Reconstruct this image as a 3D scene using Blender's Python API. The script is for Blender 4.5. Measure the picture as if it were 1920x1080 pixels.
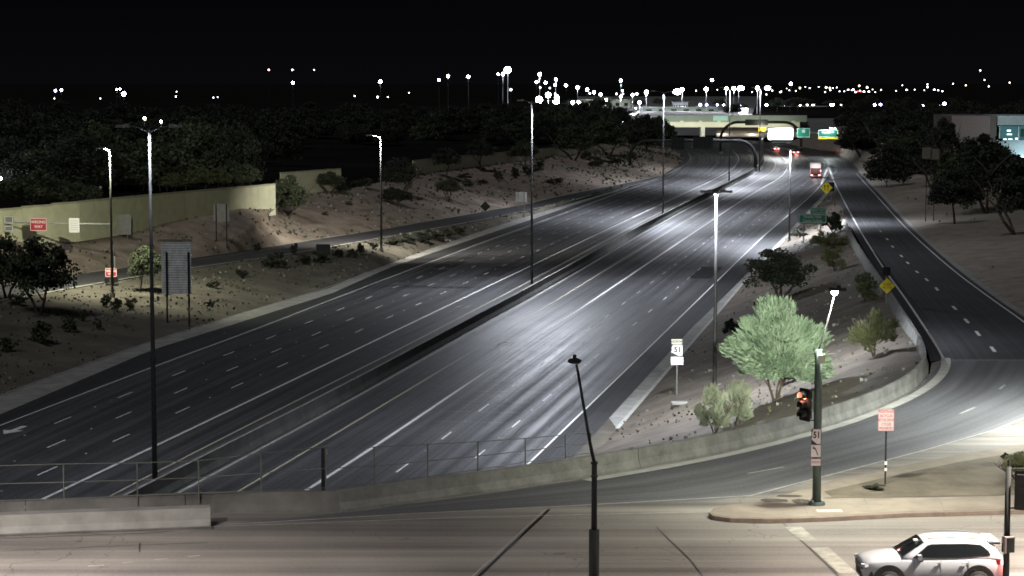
import bpy, bmesh, math, random
from mathutils import Vector, Matrix
from mathutils.bvhtree import BVHTree
from mathutils import noise as mnoise
import numpy as np
R = math.radians
rnd = random.Random(7)
sc = bpy.context.scene
COL = sc.collection
for o in list(bpy.data.objects): bpy.data.objects.remove(o)

# ------------------------------------------------------------------ camera
CAMZ, F, PITCH = 16.2, 4000.0, math.atan(385 / 4000)
cd = bpy.data.cameras.new('camera'); cam = bpy.data.objects.new('camera', cd); COL.objects.link(cam)
cam.location = (0, 0, CAMZ); cam.rotation_euler = (math.pi / 2 - PITCH, 0, 0)
cd.sensor_width = 36; cd.lens = 36 * F / 1920; cd.clip_end = 60000; cd.clip_start = 1
sc.camera = cam
# ------------------------------------------------------------------ sky and moon
w = bpy.data.worlds.new('World'); sc.world = w; w.use_nodes = True
nt = w.node_tree; bg = nt.nodes['Background']
sky = nt.nodes.new('ShaderNodeTexSky'); sky.sky_type = 'NISHITA'; sky.sun_disc = False
sky.sun_elevation = R(-6); sky.sun_rotation = R(80)
skm = nt.nodes.new('ShaderNodeMixRGB'); skm.blend_type = 'ADD'; skm.inputs[0].default_value = 1
skm.inputs[2].default_value = (0.018, 0.018, 0.028, 1)
wtc = nt.nodes.new('ShaderNodeTexCoord'); wsx = nt.nodes.new('ShaderNodeSeparateXYZ'); wmr = nt.nodes.new('ShaderNodeMapRange'); wmr.interpolation_type = 'SMOOTHSTEP'
nt.links.new(wtc.outputs['Generated'], wsx.inputs[0]); nt.links.new(wsx.outputs['Z'], wmr.inputs['Value'])
wmr.inputs['From Min'].default_value = -.01; wmr.inputs['From Max'].default_value = .05; wmr.inputs['To Min'].default_value = 1; wmr.inputs['To Max'].default_value = 0
wgl = nt.nodes.new('ShaderNodeMixRGB'); wgl.inputs[1].default_value = (0.018, 0.018, 0.028, 1); wgl.inputs[2].default_value = (0.040, 0.040, 0.05, 1)   # city glow low over the horizon
nt.links.new(wmr.outputs[0], wgl.inputs[0]); nt.links.new(wgl.outputs[0], skm.inputs[2])
nt.links.new(sky.outputs[0], skm.inputs[1]); nt.links.new(skm.outputs[0], bg.inputs[0])
bg.inputs[1].default_value = 0.055
sl = bpy.data.lights.new('moon', 'SUN'); sl.energy = 0.5; sl.angle = R(12); sl.color = (0.93, 0.95, 1.0)
so = bpy.data.objects.new('moon', sl); COL.objects.link(so); so.rotation_euler = (R(35), R(-18), 0)
sc.view_settings.view_transform = 'Standard'; sc.view_settings.look = 'None'
sc.view_settings.exposure = 0.35; sc.view_settings.gamma = 1
sc.render.engine = 'CYCLES'
sc.cycles.use_denoising = True
sc.cycles.use_light_tree = True
sc.cycles.max_bounces = 4; sc.cycles.diffuse_bounces = 2; sc.cycles.glossy_bounces = 2
sc.cycles.sample_clamp_indirect = 3
sc.cycles.filter_width = 1.7

# ------------------------------------------------------------------ pixel <-> world
RV = Vector((1, 0, 0)); FV = Vector((0, math.cos(PITCH), -math.sin(PITCH))); UV = Vector((0, math.sin(PITCH), math.cos(PITCH)))
C0 = Vector((0, 0, CAMZ))
def ray(px, py): return FV + RV * ((px - 960) / F) + UV * ((540 - py) / F)
def G(px, py, z=0.0):
    if callable(z):
        zz = -3.0
        for _ in range(25):
            p = G(px, py, zz); zz = zz * .4 + z(p.y) * .6
        return G(px, py, zz)
    d = ray(px, py); t = (z - CAMZ) / d.z
    return C0 + d * t
def V(px, py, Y):
    d = ray(px, py); return C0 + d * (Y / d.y)
def zat(P, py): return V(960, py, P.y).z
def xat(P, px, py=None):
    # lateral x of pixel column at depth of P
    q = P - C0; depth = q.dot(FV); return (px - 960) / F * depth
ZF = -6.8
def zoff(Y): return ZF + min(max((450 - Y) * 0.0095, 0), 6.8)     # southbound exit ramp climbs to the cross street
def zon(Y): return -6.8 * min(max((Y - 124.5) / 330, 0), 1)        # northbound entrance ramp drops to the freeway

# ------------------------------------------------------------------ materials
MATS = {}
def mat(name, col, rough=.8, var=0.0, scale=1.0, metal=0.0, spec=.5, emit=None, es=0, col2=None, detail=4, bump=0, stretch=None, coords='Object', trans=0):
    if name in MATS: return MATS[name]
    m = bpy.data.materials.new(name); m.use_nodes = True; t = m.node_tree; b = t.nodes['Principled BSDF']
    b.inputs['Base Color'].default_value = (*col, 1); b.inputs['Roughness'].default_value = rough
    b.inputs['Metallic'].default_value = metal; b.inputs['Specular IOR Level'].default_value = spec
    if emit: b.inputs['Emission Color'].default_value = (*emit, 1); b.inputs['Emission Strength'].default_value = es
    if var or col2 or bump:
        tc = t.nodes.new('ShaderNodeTexCoord'); mp = t.nodes.new('ShaderNodeMapping')
        if stretch: mp.inputs['Scale'].default_value = stretch
        t.links.new(tc.outputs[coords], mp.inputs[0])
        n = t.nodes.new('ShaderNodeTexNoise'); n.inputs['Scale'].default_value = scale; n.inputs['Detail'].default_value = detail
        n.inputs['Roughness'].default_value = .65
        t.links.new(mp.outputs[0], n.inputs[0])
        r = t.nodes.new('ShaderNodeValToRGB')
        c2 = col2 or tuple(min(1, c * (1 + var)) for c in col); c1 = col if col2 else tuple(c * (1 - var) for c in col)
        r.color_ramp.elements[0].color = (*c1, 1); r.color_ramp.elements[1].color = (*c2, 1)
        r.color_ramp.elements[0].position = .3; r.color_ramp.elements[1].position = .7
        t.links.new(n.outputs[0], r.inputs[0]); t.links.new(r.outputs[0], b.inputs['Base Color'])
        if bump:
            bp = t.nodes.new('ShaderNodeBump'); bp.inputs['Strength'].default_value = bump; bp.inputs['Distance'].default_value = .05
            n2 = t.nodes.new('ShaderNodeTexNoise'); n2.inputs['Scale'].default_value = scale * 6; n2.inputs['Detail'].default_value = 3
            t.links.new(mp.outputs[0], n2.inputs[0]); t.links.new(n2.outputs[0], bp.inputs['Height']); t.links.new(bp.outputs[0], b.inputs['Normal'])
    MATS[name] = m; return m

def road_mat(name, c1, c2, rough1, rough2, coords='UV', streak=(1.0, .012), mottle=.35, cracks=False, speck=.5, gain=2.4):
    """asphalt: tyre-track streaks along the lane, patches and coarse grain"""
    m = bpy.data.materials.new(name); m.use_nodes = True; t = m.node_tree; b = t.nodes['Principled BSDF']
    L = t.links.new
    def nd(k): return t.nodes.new(k)
    tc = nd('ShaderNodeTexCoord'); mp = nd('ShaderNodeMapping'); mp.inputs['Scale'].default_value = (streak[0], streak[1], 1)
    L(tc.outputs[coords], mp.inputs[0])
    n = nd('ShaderNodeTexNoise'); n.inputs['Scale'].default_value = 1; n.inputs['Detail'].default_value = 5; n.inputs['Roughness'].default_value = .6
    L(mp.outputs[0], n.inputs[0])
    n2 = nd('ShaderNodeTexNoise'); n2.inputs['Scale'].default_value = .13; n2.inputs['Detail'].default_value = 5; L(tc.outputs['Object'], n2.inputs[0])
    n3 = nd('ShaderNodeTexNoise'); n3.inputs['Scale'].default_value = 7; n3.inputs['Detail'].default_value = 4; n3.inputs['Roughness'].default_value = .8; L(tc.outputs['Object'], n3.inputs[0])
    def mth(op, a, bb):
        x = nd('ShaderNodeMath'); x.operation = op
        for i, v in enumerate((a, bb)):
            if isinstance(v, (int, float)): x.inputs[i].default_value = v
            else: L(v, x.inputs[i])
        return x.outputs[0]
    s = mth('ADD', mth('MULTIPLY', mth('SUBTRACT', n.outputs[0], .5), gain), .5)
    s = mth('ADD', s, mth('MULTIPLY', mth('SUBTRACT', n2.outputs[0], .5), mottle * 2))
    s = mth('ADD', s, mth('MULTIPLY', mth('SUBTRACT', n3.outputs[0], .5), speck * 2))
    r = nd('ShaderNodeValToRGB'); r.color_ramp.elements[0].color = (*c1, 1); r.color_ramp.elements[1].color = (*c2, 1)
    L(s, r.inputs[0])
    colr = r.outputs[0]
    if cracks:
        v = nd('ShaderNodeTexVoronoi'); v.feature = 'DISTANCE_TO_EDGE'; v.inputs['Scale'].default_value = .09
        wn = nd('ShaderNodeTexNoise'); wn.inputs['Scale'].default_value = .6; L(tc.outputs['Object'], wn.inputs[0])
        mx = nd('ShaderNodeMixRGB'); mx.inputs[0].default_value = .12; L(tc.outputs['Object'], mx.inputs[1]); L(wn.outputs['Color'], mx.inputs[2]); 
        ad = nd('ShaderNodeVectorMath'); ad.operation = 'MULTIPLY_ADD'; L(wn.outputs['Color'], ad.inputs[0]); ad.inputs[1].default_value = (3, 3, 0); L(tc.outputs['Object'], ad.inputs[2])
        L(ad.outputs[0], v.inputs['Vector'])
        cr = mth('LESS_THAN', v.outputs['Distance'], .0016)
        mc = nd('ShaderNodeMixRGB'); mc.inputs[2].default_value = (*[c * .45 for c in c1], 1); L(mth('MULTIPLY', cr, .5), mc.inputs[0]); L(colr, mc.inputs[1]); colr = mc.outputs[0]
    L(colr, b.inputs['Base Color'])
    rr = nd('ShaderNodeMapRange'); rr.inputs['To Min'].default_value = rough1; rr.inputs['To Max'].default_value = rough2; L(s, rr.inputs['Value']); L(rr.outputs[0], b.inputs['Roughness'])
    bp = nd('ShaderNodeBump'); bp.inputs['Strength'].default_value = .25; bp.inputs['Distance'].default_value = .02
    L(n3.outputs[0], bp.inputs['Height']); L(bp.outputs[0], b.inputs['Normal'])
    MATS[name] = m; return m

M_FW = road_mat('freeway_asphalt', (.030, .030, .0315), (.108, .108, .112), .62, .40, streak=(1.15, .008), gain=3.0, mottle=.3, speck=.9)
M_RAMP = road_mat('ramp_asphalt', (.034, .034, .036), (.072, .072, .075), .8, .6, streak=(.7, .02), mottle=.5, speck=1.0)
M_SHO = road_mat('shoulder_asphalt', (.022, .022, .023), (.042, .042, .043), .85, .7, streak=(.5, .02), mottle=.5, speck=.8)
M_BELL = road_mat('street_asphalt', (.105, .095, .094), (.33, .302, .268), .75, .5, coords='Object', streak=(.014, .62), gain=2.5, mottle=.6, cracks=True, speck=.3)
M_TURN = road_mat('turn_lane_asphalt', (.06, .06, .064), (.17, .17, .18), .7, .5, coords='UV', streak=(.8, .015), mottle=.2, speck=.6)
M_CONC = mat('concrete', (.27, .265, .245), .85, .28, .7, bump=.2)
M_CONCD = mat('weathered_concrete', (.17, .165, .15), .9, .35, .5, bump=.2)
M_KERB = mat('kerb_concrete', (.42, .41, .38), .8, .18, 1.2)
M_DIRT = mat('decomposed_granite', (.13, .10, .075), .95, scale=.35, col2=(.35, .285, .23), detail=9, bump=.6)
M_DIRTD = mat('dark_soil_and_weeds', (.055, .05, .038), .95, scale=.25, col2=(.15, .13, .10), detail=9, bump=.6)
M_SAND = mat('pale_gravel', (.14, .12, .095), .95, scale=.5, col2=(.31, .265, .215), detail=9, bump=.6)
M_BASE = mat('dark_ground', (.014, .013, .012), 1, .4, .02, spec=0)
M_LOT = mat('parking_lot_ground', (.16, .16, .155), .9, .4, .03)
M_WHITE = mat('white_road_paint', (.72, .72, .70), .6, .22, 2.5, detail=6)
M_YEL = mat('yellow_road_paint', (.50, .46, .35), .6, .2, 2.5, detail=6)
M_PALE = mat('worn_white_paint', (.40, .39, .36), .7, .3, 2.0, detail=6)
M_WALL = mat('sound_wall_stucco', (.52, .52, .37), .9, .12, .8, bump=.15)
M_WALLD = mat('sound_wall_cap', (.34, .33, .24), .9, .1, .8)
M_STEEL = mat('galvanised_steel', (.42, .43, .42), .5, .12, 2, metal=.35)
M_POLE = mat('dark_galvanised_pole', (.03, .03, .03), .6, .2, 2)
M_DSTEEL = mat('dark_painted_steel', (.014, .015, .015), .85, .25, 2)
M_GSTEEL = mat('dark_green_steel', (.06, .085, .075), .5, .2, 2)
M_BLACK = mat('black_plastic', (.012, .012, .012), .45, .2, 5)
M_TRUNK = mat('tree_bark', (.09, .07, .05), .95, .35, 6, bump=.4)
M_TRUNKG = mat('green_bark', (.17, .18, .08), .9, .2, 6)
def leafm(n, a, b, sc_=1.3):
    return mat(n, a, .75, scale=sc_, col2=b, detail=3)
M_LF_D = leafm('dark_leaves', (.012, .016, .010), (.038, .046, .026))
M_LF_M = leafm('mesquite_leaves', (.03, .04, .018), (.075, .09, .045))
M_LF_O = leafm('olive_leaves', (.06, .07, .025), (.14, .145, .065))
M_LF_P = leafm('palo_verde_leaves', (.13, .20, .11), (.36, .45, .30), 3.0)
M_LF_S = leafm('sage_leaves', (.14, .16, .10), (.27, .29, .20), 2.0)
M_SIGNW = mat('white_sign_sheeting', (.85, .85, .82), .5)
M_SIGNR = mat('red_sign_sheeting', (.42, .03, .05), .5)
M_SIGNG = mat('green_sign_sheeting', (.01, .13, .085), .5)
M_SIGNY = mat('yellow_sign_sheeting', (.75, .62, .03), .5)
M_SIGNP = mat('faded_pink_sheeting', (.58, .50, .50), .5, .05, 3)
M_REDTX = mat('red_lettering', (.4, .08, .1), .6)
M_BLKTX = mat('black_lettering', (.02, .02, .02), .6)
M_SBACK = mat('sign_back_aluminium', (.20, .20, .19), .6, .15, 2, metal=.2)
M_LAMPW = mat('lit_led_white', (.8, .8, .8), .4, emit=(.86, .88, 1.0), es=60)
M_LAMPV = mat('lit_led_violet', (.8, .8, .8), .4, emit=(.62, .6, 1.0), es=40)
M_LAMPY = mat('lit_sodium', (.8, .7, .5), .4, emit=(1.0, .86, .55), es=30)
M_LAMPR = mat('lit_red', (.8, .1, .1), .4, emit=(1.0, .10, .09), es=5)
M_LAMPPK = mat('lit_brake_glow', (.8, .1, .1), .4, emit=(1.0, .30, .28), es=6)
M_LAMPF = mat('lit_far_light', (.8, .8, .8), .4, emit=(.9, .9, 1.0), es=9)
M_LAMPFW = mat('lit_far_warm_light', (.8, .8, .8), .4, emit=(1.0, .8, .6), es=7)
M_CANOPY = mat('lit_canopy', (.8, .8, .8), .4, emit=(.9, .93, 1.0), es=2.2)

# ------------------------------------------------------------------ builders
def link(o, parent=None):
    COL.objects.link(o)
    if parent is not None: o.parent = parent
    return o
def mesh(name, verts, faces, m, parent=None, kind=None, smooth=False, uvs=None):
    me = bpy.data.meshes.new(name); me.from_pydata([tuple(v) for v in verts], [], faces); me.materials.append(m)
    if uvs is not None:
        ul = me.uv_layers.new(name='UVMap')
        for lp in me.loops: ul.data[lp.index].uv = uvs[lp.vertex_index]
    if smooth:
        for p in me.polygons: p.use_smooth = True
    me.update()
    o = link(bpy.data.objects.new(name, me), parent)
    if kind: o['kind'] = kind
    return o
def tag(o, label, cat, group=None):
    o['label'] = label; o['category'] = cat
    if group: o['group'] = group
    return o
def thing(name, label, cat, loc=(0, 0, 0), rz=0, group=None):
    o = bpy.data.objects.new(name, None); o.empty_display_size = .3; COL.objects.link(o)
    o.location = loc; o.rotation_euler = (0, 0, rz)
    return tag(o, label, cat, group)
class MB:
    def __init__(s): s.v = []; s.f = []
    def box(s, c, d, rot=None):
        i = len(s.v); c = Vector(c)
        for sx in (-1, 1):
            for sy in (-1, 1):
                for sz in (-1, 1):
                    p = Vector((sx * d[0] / 2, sy * d[1] / 2, sz * d[2] / 2))
                    if rot is not None: p = rot @ p
                    s.v.append(c + p)
        for q in ((0, 1, 3, 2), (4, 6, 7, 5), (0, 4, 5, 1), (2, 3, 7, 6), (0, 2, 6, 4), (1, 5, 7, 3)): s.f.append(tuple(i + k for k in q))
        return s
    def tube(s, pts, r, n=10, cap=True):
        pts = [Vector(p) for p in pts]
        if isinstance(r, (int, float)): r = [r] * len(pts)
        base = len(s.v); prev = None
        for k, p in enumerate(pts):
            d = (pts[min(k + 1, len(pts) - 1)] - pts[max(k - 1, 0)]).normalized()
            ref = Vector((1, 0, 0)) if abs(d.x) < .8 else Vector((0, 1, 0))
            if prev is not None: ref = prev
            a = (ref - d * ref.dot(d)).normalized(); b = d.cross(a); prev = a
            for j in range(n):
                an = 2 * math.pi * j / n; s.v.append(p + a * math.cos(an) * r[k] + b * math.sin(an) * r[k])
        for k in range(len(pts) - 1):
            for j in range(n):
                s.f.append((base + k * n + j, base + k * n + (j + 1) % n, base + (k + 1) * n + (j + 1) % n, base + (k + 1) * n + j))
        if cap:
            s.f.append(tuple(base + j for j in reversed(range(n)))); s.f.append(tuple(base + (len(pts) - 1) * n + j for j in range(n)))
        return s
    def prism(s, poly, y0, y1):          # polygon in x,z extruded along y
        i = len(s.v); n = len(poly)
        for y in (y0, y1):
            for (x, z) in poly: s.v.append(Vector((x, y, z)))
        s.f.append(tuple(i + k for k in range(n))); s.f.append(tuple(i + n + k for k in reversed(range(n))))
        for k in range(n): s.f.append((i + k, i + n + k, i + n + (k + 1) % n, i + (k + 1) % n))
        return s
    def ball(s, c, r, nu=8, nv=6, sc_=(1, 1, 1)):
        i = len(s.v); c = Vector(c)
        for a in range(nv + 1):
            th = math.pi * a / nv
            for b in range(nu):
                ph = 2 * math.pi * b / nu
                s.v.append(c + Vector((r * sc_[0] * math.sin(th) * math.cos(ph), r * sc_[1] * math.sin(th) * math.sin(ph), r * sc_[2] * math.cos(th))))
        for a in range(nv):
            for b in range(nu): s.f.append((i + a * nu + b, i + (a + 1) * nu + b, i + (a + 1) * nu + (b + 1) % nu, i + a * nu + (b + 1) % nu))
        return s
    def build(s, name, m, parent=None, kind=None, smooth=False): return mesh(name, s.v, s.f, m, parent, kind, smooth)

def resample(poly, n):
    L = [0]
    for a, b in zip(poly, poly[1:]): L.append(L[-1] + (b - a).length)
    out = []; k = 0
    for i in range(n):
        s = L[-1] * i / (n - 1)
        while k < len(L) - 2 and L[k + 1] < s: k += 1
        t = (s - L[k]) / max(L[k + 1] - L[k], 1e-6); out.append(poly[k].lerp(poly[k + 1], min(max(t, 0), 1)))
    return out
def byindex(poly, n):
    out = []
    for i in range(n):
        t = (len(poly) - 1) * i / (n - 1); k = min(int(t), len(poly) - 2); out.append(poly[k].lerp(poly[k + 1], t - k))
    return out
def smooth_line(poly, it=2):
    for _ in range(it):
        q = [poly[0]]
        for a, b in zip(poly, poly[1:]): q += [a.lerp(b, .25), a.lerp(b, .75)]
        q.append(poly[-1]); poly = q
    return poly
def extend(poly, near=0, far=0):
    p = list(poly)
    if near: p.insert(0, p[0] + (p[0] - p[1]).normalized() * near)
    if far: p.append(p[-1] + (p[-1] - p[-2]).normalized() * far)
    return p
GROUND = []          # meshes that carry other things
def loft(name, lines, n, m, sub=1, kind='structure', paired=False, bump=0, parent=None, ground=True, bulge=0):
    rs = [(byindex if paired else resample)(l, n) for l in lines]
    rows = []
    for a, b in zip(rs, rs[1:]):
        for j in range(sub):
            t = j / sub; rows.append([p.lerp(q, t) for p, q in zip(a, b)])
    rows.append(rs[-1])
    V_, F_, U_ = [], [], []
    for ri, row in enumerate(rows):
        acc = 0; u = sum((rows[0][i] - row[i]).length for i in range(0, n, max(1, n // 8))) / len(range(0, n, max(1, n // 8)))
        for i, p in enumerate(row):
            if i: acc += (rows[0][i] - rows[0][i - 1]).length
            q = p.copy()
            if 0 < ri < len(rows) - 1:
                if bump: q.z += bump * mnoise.fractal(Vector((p.x * .07, p.y * .045, 0)), 1, 2, 4)
                if bulge: q.z += bulge * math.sin(math.pi * ri / (len(rows) - 1))
            V_.append(q); U_.append((u, acc))
    for r in range(len(rows) - 1):
        for i in range(n - 1): F_.append((r * n + i, r * n + i + 1, (r + 1) * n + i + 1, (r + 1) * n + i))
    o = mesh(name, V_, F_, m, parent, kind, smooth=bump > 0, uvs=U_)
    if ground: GROUND.append(o)
    return o
def flat(name, pts, m, dz=0, kind='structure', parent=None, ground=True, thick=0):
    bm = bmesh.new(); vs = [bm.verts.new(Vector((p.x, p.y, p.z + dz))) for p in pts]; f = bm.faces.new(vs)
    f.normal_update()
    if f.normal.z < 0: f.normal_flip()
    if thick:
        r = bmesh.ops.extrude_face_region(bm, geom=[f]); 
        for v in r['geom']:
            if isinstance(v, bmesh.types.BMVert): v.co.z += thick
    bmesh.ops.triangulate(bm, faces=bm.faces[:])
    me = bpy.data.meshes.new(name); bm.to_mesh(me); bm.free(); me.materials.append(m)
    o = link(bpy.data.objects.new(name, me), parent)
    if kind: o['kind'] = kind
    if ground: GROUND.append(o)
    return o
def strip(name, line, width, m, dz=.008, parent=None, step=6.0, kind=None):
    """painted line of constant width along a world polyline"""
    n = max(2, int(sum((b - a).length for a, b in zip(line, line[1:])) / step)); p = resample(line, n); v, f = [], []
    for i in range(n):
        d = (p[min(i + 1, n - 1)] - p[max(i - 1, 0)]); d.z = 0; d.normalize(); s = Vector((d.y, -d.x, 0)) * width / 2
        v += [p[i] - s + Vector((0, 0, dz)), p[i] + s + Vector((0, 0, dz))]
    for i in range(n - 1): f.append((2 * i, 2 * i + 1, 2 * i + 3, 2 * i + 2))
    return mesh(name, v, f, m, parent, kind)
def wallstrip(name, line, height, thick, m, parent, top_thick=None, sink=.3, side=1):
    """barrier run with sloped faces following a polyline; line is the foot of its near face"""
    n = len(line); v, f = [], []; tt = top_thick or thick
    hs = height if isinstance(height, (list, tuple)) else [height] * n
    for i in range(n):
        d = (line[min(i + 1, n - 1)] - line[max(i - 1, 0)]); d.z = 0; d.normalize(); s = Vector((-d.y, d.x, 0)) * side
        e = (thick - tt) / 2; p = line[i]; Z = Vector((0, 0, 1)); h = hs[i]
        v += [p - Z * sink, p + Z * .09, p + s * e + Z * (h * .42), p + s * (e + .02) + Z * h, p + s * (thick - e) + Z * h, p + s * thick + Z * .09, p + s * thick - Z * sink]
    for i in range(n - 1):
        for j in range(6): f.append((7 * i + j, 7 * i + j + 1, 7 * (i + 1) + j + 1, 7 * (i + 1) + j))
    f.append(tuple(range(7))); f.append(tuple(7 * (n - 1) + k for k in reversed(range(7))))
    return mesh(name, v, f, m, parent)
def segments(name, line, seglen, gap, height, thick, m, parent, **kw):
    tot = sum((b - a).length for a, b in zip(line, line[1:])); k = max(1, round(tot / seglen)); N = k * 6 + 1
    p = resample(line, N)
    for i in range(k):
        s = p[i * 6:i * 6 + 7]; d0 = (s[1] - s[0]).normalized() * gap / 2; d1 = (s[-2] - s[-1]).normalized() * gap / 2
        s[0] = s[0] + d0; s[-1] = s[-1] + d1
        hh = height
        if isinstance(height, (list, tuple)): hh = height
        wallstrip(name, s, hh, thick, m, parent, **kw)
def P(lst, z=0.0): return [G(x, y, z) for x, y in lst]

# ------------------------------------------------------------------ freeway lines measured on the road plane
T1 = P([(67, 942), (284, 840), (640, 669), (994, 499), (1200, 401), (1367, 324), (1386, 302), (1384, 292), (1373, 282)], ZF)
Y1 = P([(198, 935), (320, 871), (640, 709), (749, 655), (994, 527), (1200, 417), (1360, 338), (1405, 310), (1411, 296), (1400, 287)], ZF)
F1 = P([(313, 929), (640, 755), (819, 655), (1016, 546), (1243, 413), (1364, 352), (1420, 322), (1433, 304), (1431, 292)], ZF)
Y2 = P([(449, 920), (640, 807), (983, 600), (1271, 423), (1336, 384), (1400, 350), (1445, 325), (1456, 310), (1450, 300), (1435, 288)], ZF)
T2 = P([(586, 912), (703, 837), (906, 700), (1057, 600), (1317, 425), (1421, 356), (1465, 333), (1479, 312), (1473, 298), (1450, 284), (1429, 277)], ZF)
E2 = P([(1030, 832), (1100, 765), (1266, 604), (1310, 561), (1407, 466), (1448, 428), (1507, 380), (1540, 347), (1553, 326)], ZF)
E1 = P([(0, 798), (284, 689), (440, 632), (524, 600), (621, 562), (900, 456), (994, 423), (1200, 347), (1243, 330), (1288, 309), (1297, 296), (1290, 287)], ZF)
SLU = P([(0, 742), (284, 640), (440, 592), (615, 541), (731, 494), (900, 435), (994, 405), (1120, 366), (1176, 351)], ZF)
SLL = P([(0, 778), (284, 657), (440, 608), (621, 551), (731, 502), (900, 444), (994, 413), (1120, 370), (1180, 352)], ZF)
SRL = P([(1142, 785), (1300, 612), (1337, 577), (1455, 460), (1530, 380), (1556, 352)], ZF)
SRR = P([(1157, 805), (1300, 640), (1370, 560), (1407, 514), (1480, 440), (1535, 384), (1558, 354)], ZF)

# ------------------------------------------------------------------ ground
flat('ground', [Vector((-30000, -200, -7.9)), Vector((30000, -200, -7.9)), Vector((30000, 45000, -7.9)), Vector((-30000, 45000, -7.9))], M_BASE)
# far plain, a little higher than the cutting
flat('far_plain', [Vector((-12000, 1010, -.6)), Vector((12000, 1010, -.6)), Vector((25000, 42000, -.6)), Vector((-25000, 42000, -.6))], M_BASE)
loft('far_embankment', [[Vector((-400, 955, -7.2)), Vector((500, 955, -7.2))], [Vector((-400, 1010, -.55)), Vector((500, 1010, -.55))]], 40, M_LOT, sub=4, bump=.5)
flat('parking_lot', [Vector((35, 1030, -.5)), Vector((115, 1030, -.5)), Vector((300, 2600, -.5)), Vector((80, 2600, -.5))], M_LOT)

# freeway
FL = extend(SLL, 80) + P([(1243, 333), (1277, 306), (1281, 292), (1262, 280), (1230, 268), (1200, 262)], ZF)
FR = extend(SRL, 100) + P([(1600, 322), (1590, 302), (1562, 289), (1516, 279), (1470, 270), (1400, 263), (1340, 259)], ZF)
FM = extend(F1, 60) + P([(1400, 280), (1340, 268), (1290, 261)], ZF)
freeway = loft('freeway', [FL, FM, FR], 160, M_FW, sub=1)
for o_, nm in ((T1, 'carpool_lane_line'), (T2, 'carpool_lane_line')): strip(nm, smooth_line(extend(o_, 30)), .24, M_WHITE, .010, freeway)
for o_, nm in ((Y1, 'yellow_edge_line'), (Y2, 'yellow_edge_line')): strip(nm, smooth_line(extend(o_, 30)), .15, M_YEL, .010, freeway)
strip('white_edge_line', smooth_line(extend(E1, 30)), .15, M_WHITE, .010, freeway)
strip('white_edge_line', smooth_line(extend(E2, 30)), .15, M_WHITE, .010, freeway)
# dark shoulders
strip_sh = loft('shoulder', [extend(E2, 60), extend(SRL, 95)], 60, M_SHO, kind=None, parent=freeway, ground=False)
for v in strip_sh.data.vertices: v.co.z += .004
sh2 = loft('shoulder', [extend(SLL, 70), extend(P([(0, 794), (284, 686), (440, 629), (621, 560), (900, 454), (994, 421), (1180, 353.5)], ZF), 70)], 60, M_SHO, kind=None, parent=freeway, ground=False)
for v in sh2.data.vertices: v.co.z += .004
# lane dashes
def dashes(a, b, frac, y0, y1, phase, per=12.19, ln=3.05, width=.13, maxn=60, name='lane_dash', mm=M_WHITE):
    A = resample(extend(a, 40), 400); B = resample(extend(b, 40), 400)
    # match each A point with the nearest point of B so that the lane line stays square to the road
    line = []
    for p in A:
        q = min(B, key=lambda k: (k - p).length_squared); line.append(p.lerp(q, frac))
    line = smooth_line(line[::4], 1)
    tot = sum((q - p).length for p, q in zip(line, line[1:])); n = int(tot / .5); pts = resample(line, n); s = phase; c = 0
    while s < tot - ln and c < maxn:
        i0, i1 = int(s / .5), min(int((s + ln) / .5), n - 1)
        if y0 < pts[i0].y < y1:
            strip(name, [pts[i0], pts[i1]], width, mm, .010, freeway); c += 1
            if pts[i0].y < 330:
                j = min(i0 + 15, n - 1); MB().box(pts[j] + Vector((0, 0, .02)), (.12, .12, .025)).build('raised_marker', M_WHITE, freeway)
        s += per
for fr in (1 / 3, 2 / 3): dashes(T2, E2, fr, 110, 520, 3)
for k, fr in enumerate((.25, .5, .75)): dashes(T1, E1, fr, 95, 560, 5 + 3 * k)
dashes(T1, E1, .26, 400, 405, 0)
# saw cuts across the northbound lanes
for yy in range(622, 800, 19):
    a, b = G(1180 - (yy - 622) * 1.35, yy, ZF), G(1010 - (yy - 622) * 1.15, yy - 3, ZF)
    strip('saw_cut', [a, b], .05, M_PALE, .009, freeway)
# small loop boxes
for (x, y) in ((868, 575), (947, 645), (1298, 421), (880, 627)):
    p = G(x, y, ZF); d = Vector((.23, 1, 0)).normalized(); s = Vector((d.y, -d.x, 0)); mb = MB(); q = .55
    rot = Matrix.Rotation(-math.atan2(d.x, d.y), 3, 'Z')
    for dx, dy, sx, sy in ((-.5, 0, .1, 2.2), (.5, 0, .1, 2.2), (0, 1.1, 1.1, .1), (0, -1.1, 1.1, .1)):
        mb.box(p + s * dx + d * dy + Vector((0, 0, .011)), (sx, sy, .006), rot)
    mb.build('loop_box_marking', M_PALE, freeway)
# sealed cracks and patches in the lanes
rc = random.Random(5)
M_TAR = mat('tar_seal', (.012, .012, .012), .6, .2, 3)
for k in range(26):
    A, B = ((T2, E2) if k % 2 else (T1, E1)); i = rc.randrange(0, 4); t0 = rc.random(); fr = rc.uniform(.08, .92)
    a = A[i].lerp(A[i + 1], t0); b = min([E_.lerp(F_, q / 12) for E_, F_ in zip(B, B[1:]) for q in range(12)], key=lambda p: (p - a).length_squared)
    c = a.lerp(b, fr); d = (A[i + 1] - A[i]).normalized(); sd = Vector((d.y, -d.x, 0)); L_ = rc.uniform(6, 26)
    if c.y > 420 or c.y < 110: continue
    if k % 5 == 0:
        if c.y > 220: strip('asphalt_patch', [c, c + d * L_ * .7], rc.uniform(1.6, 3.0), mat('dark_patch', (.028, .028, .028), .8, .3, 3), .005, freeway)
    else:
        strip('sealed_crack', [c + d * L_ * q / 8 + sd * rc.uniform(-.18, .18) for q in range(9)], .07, M_TAR, .009, freeway, step=1.5)
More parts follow.
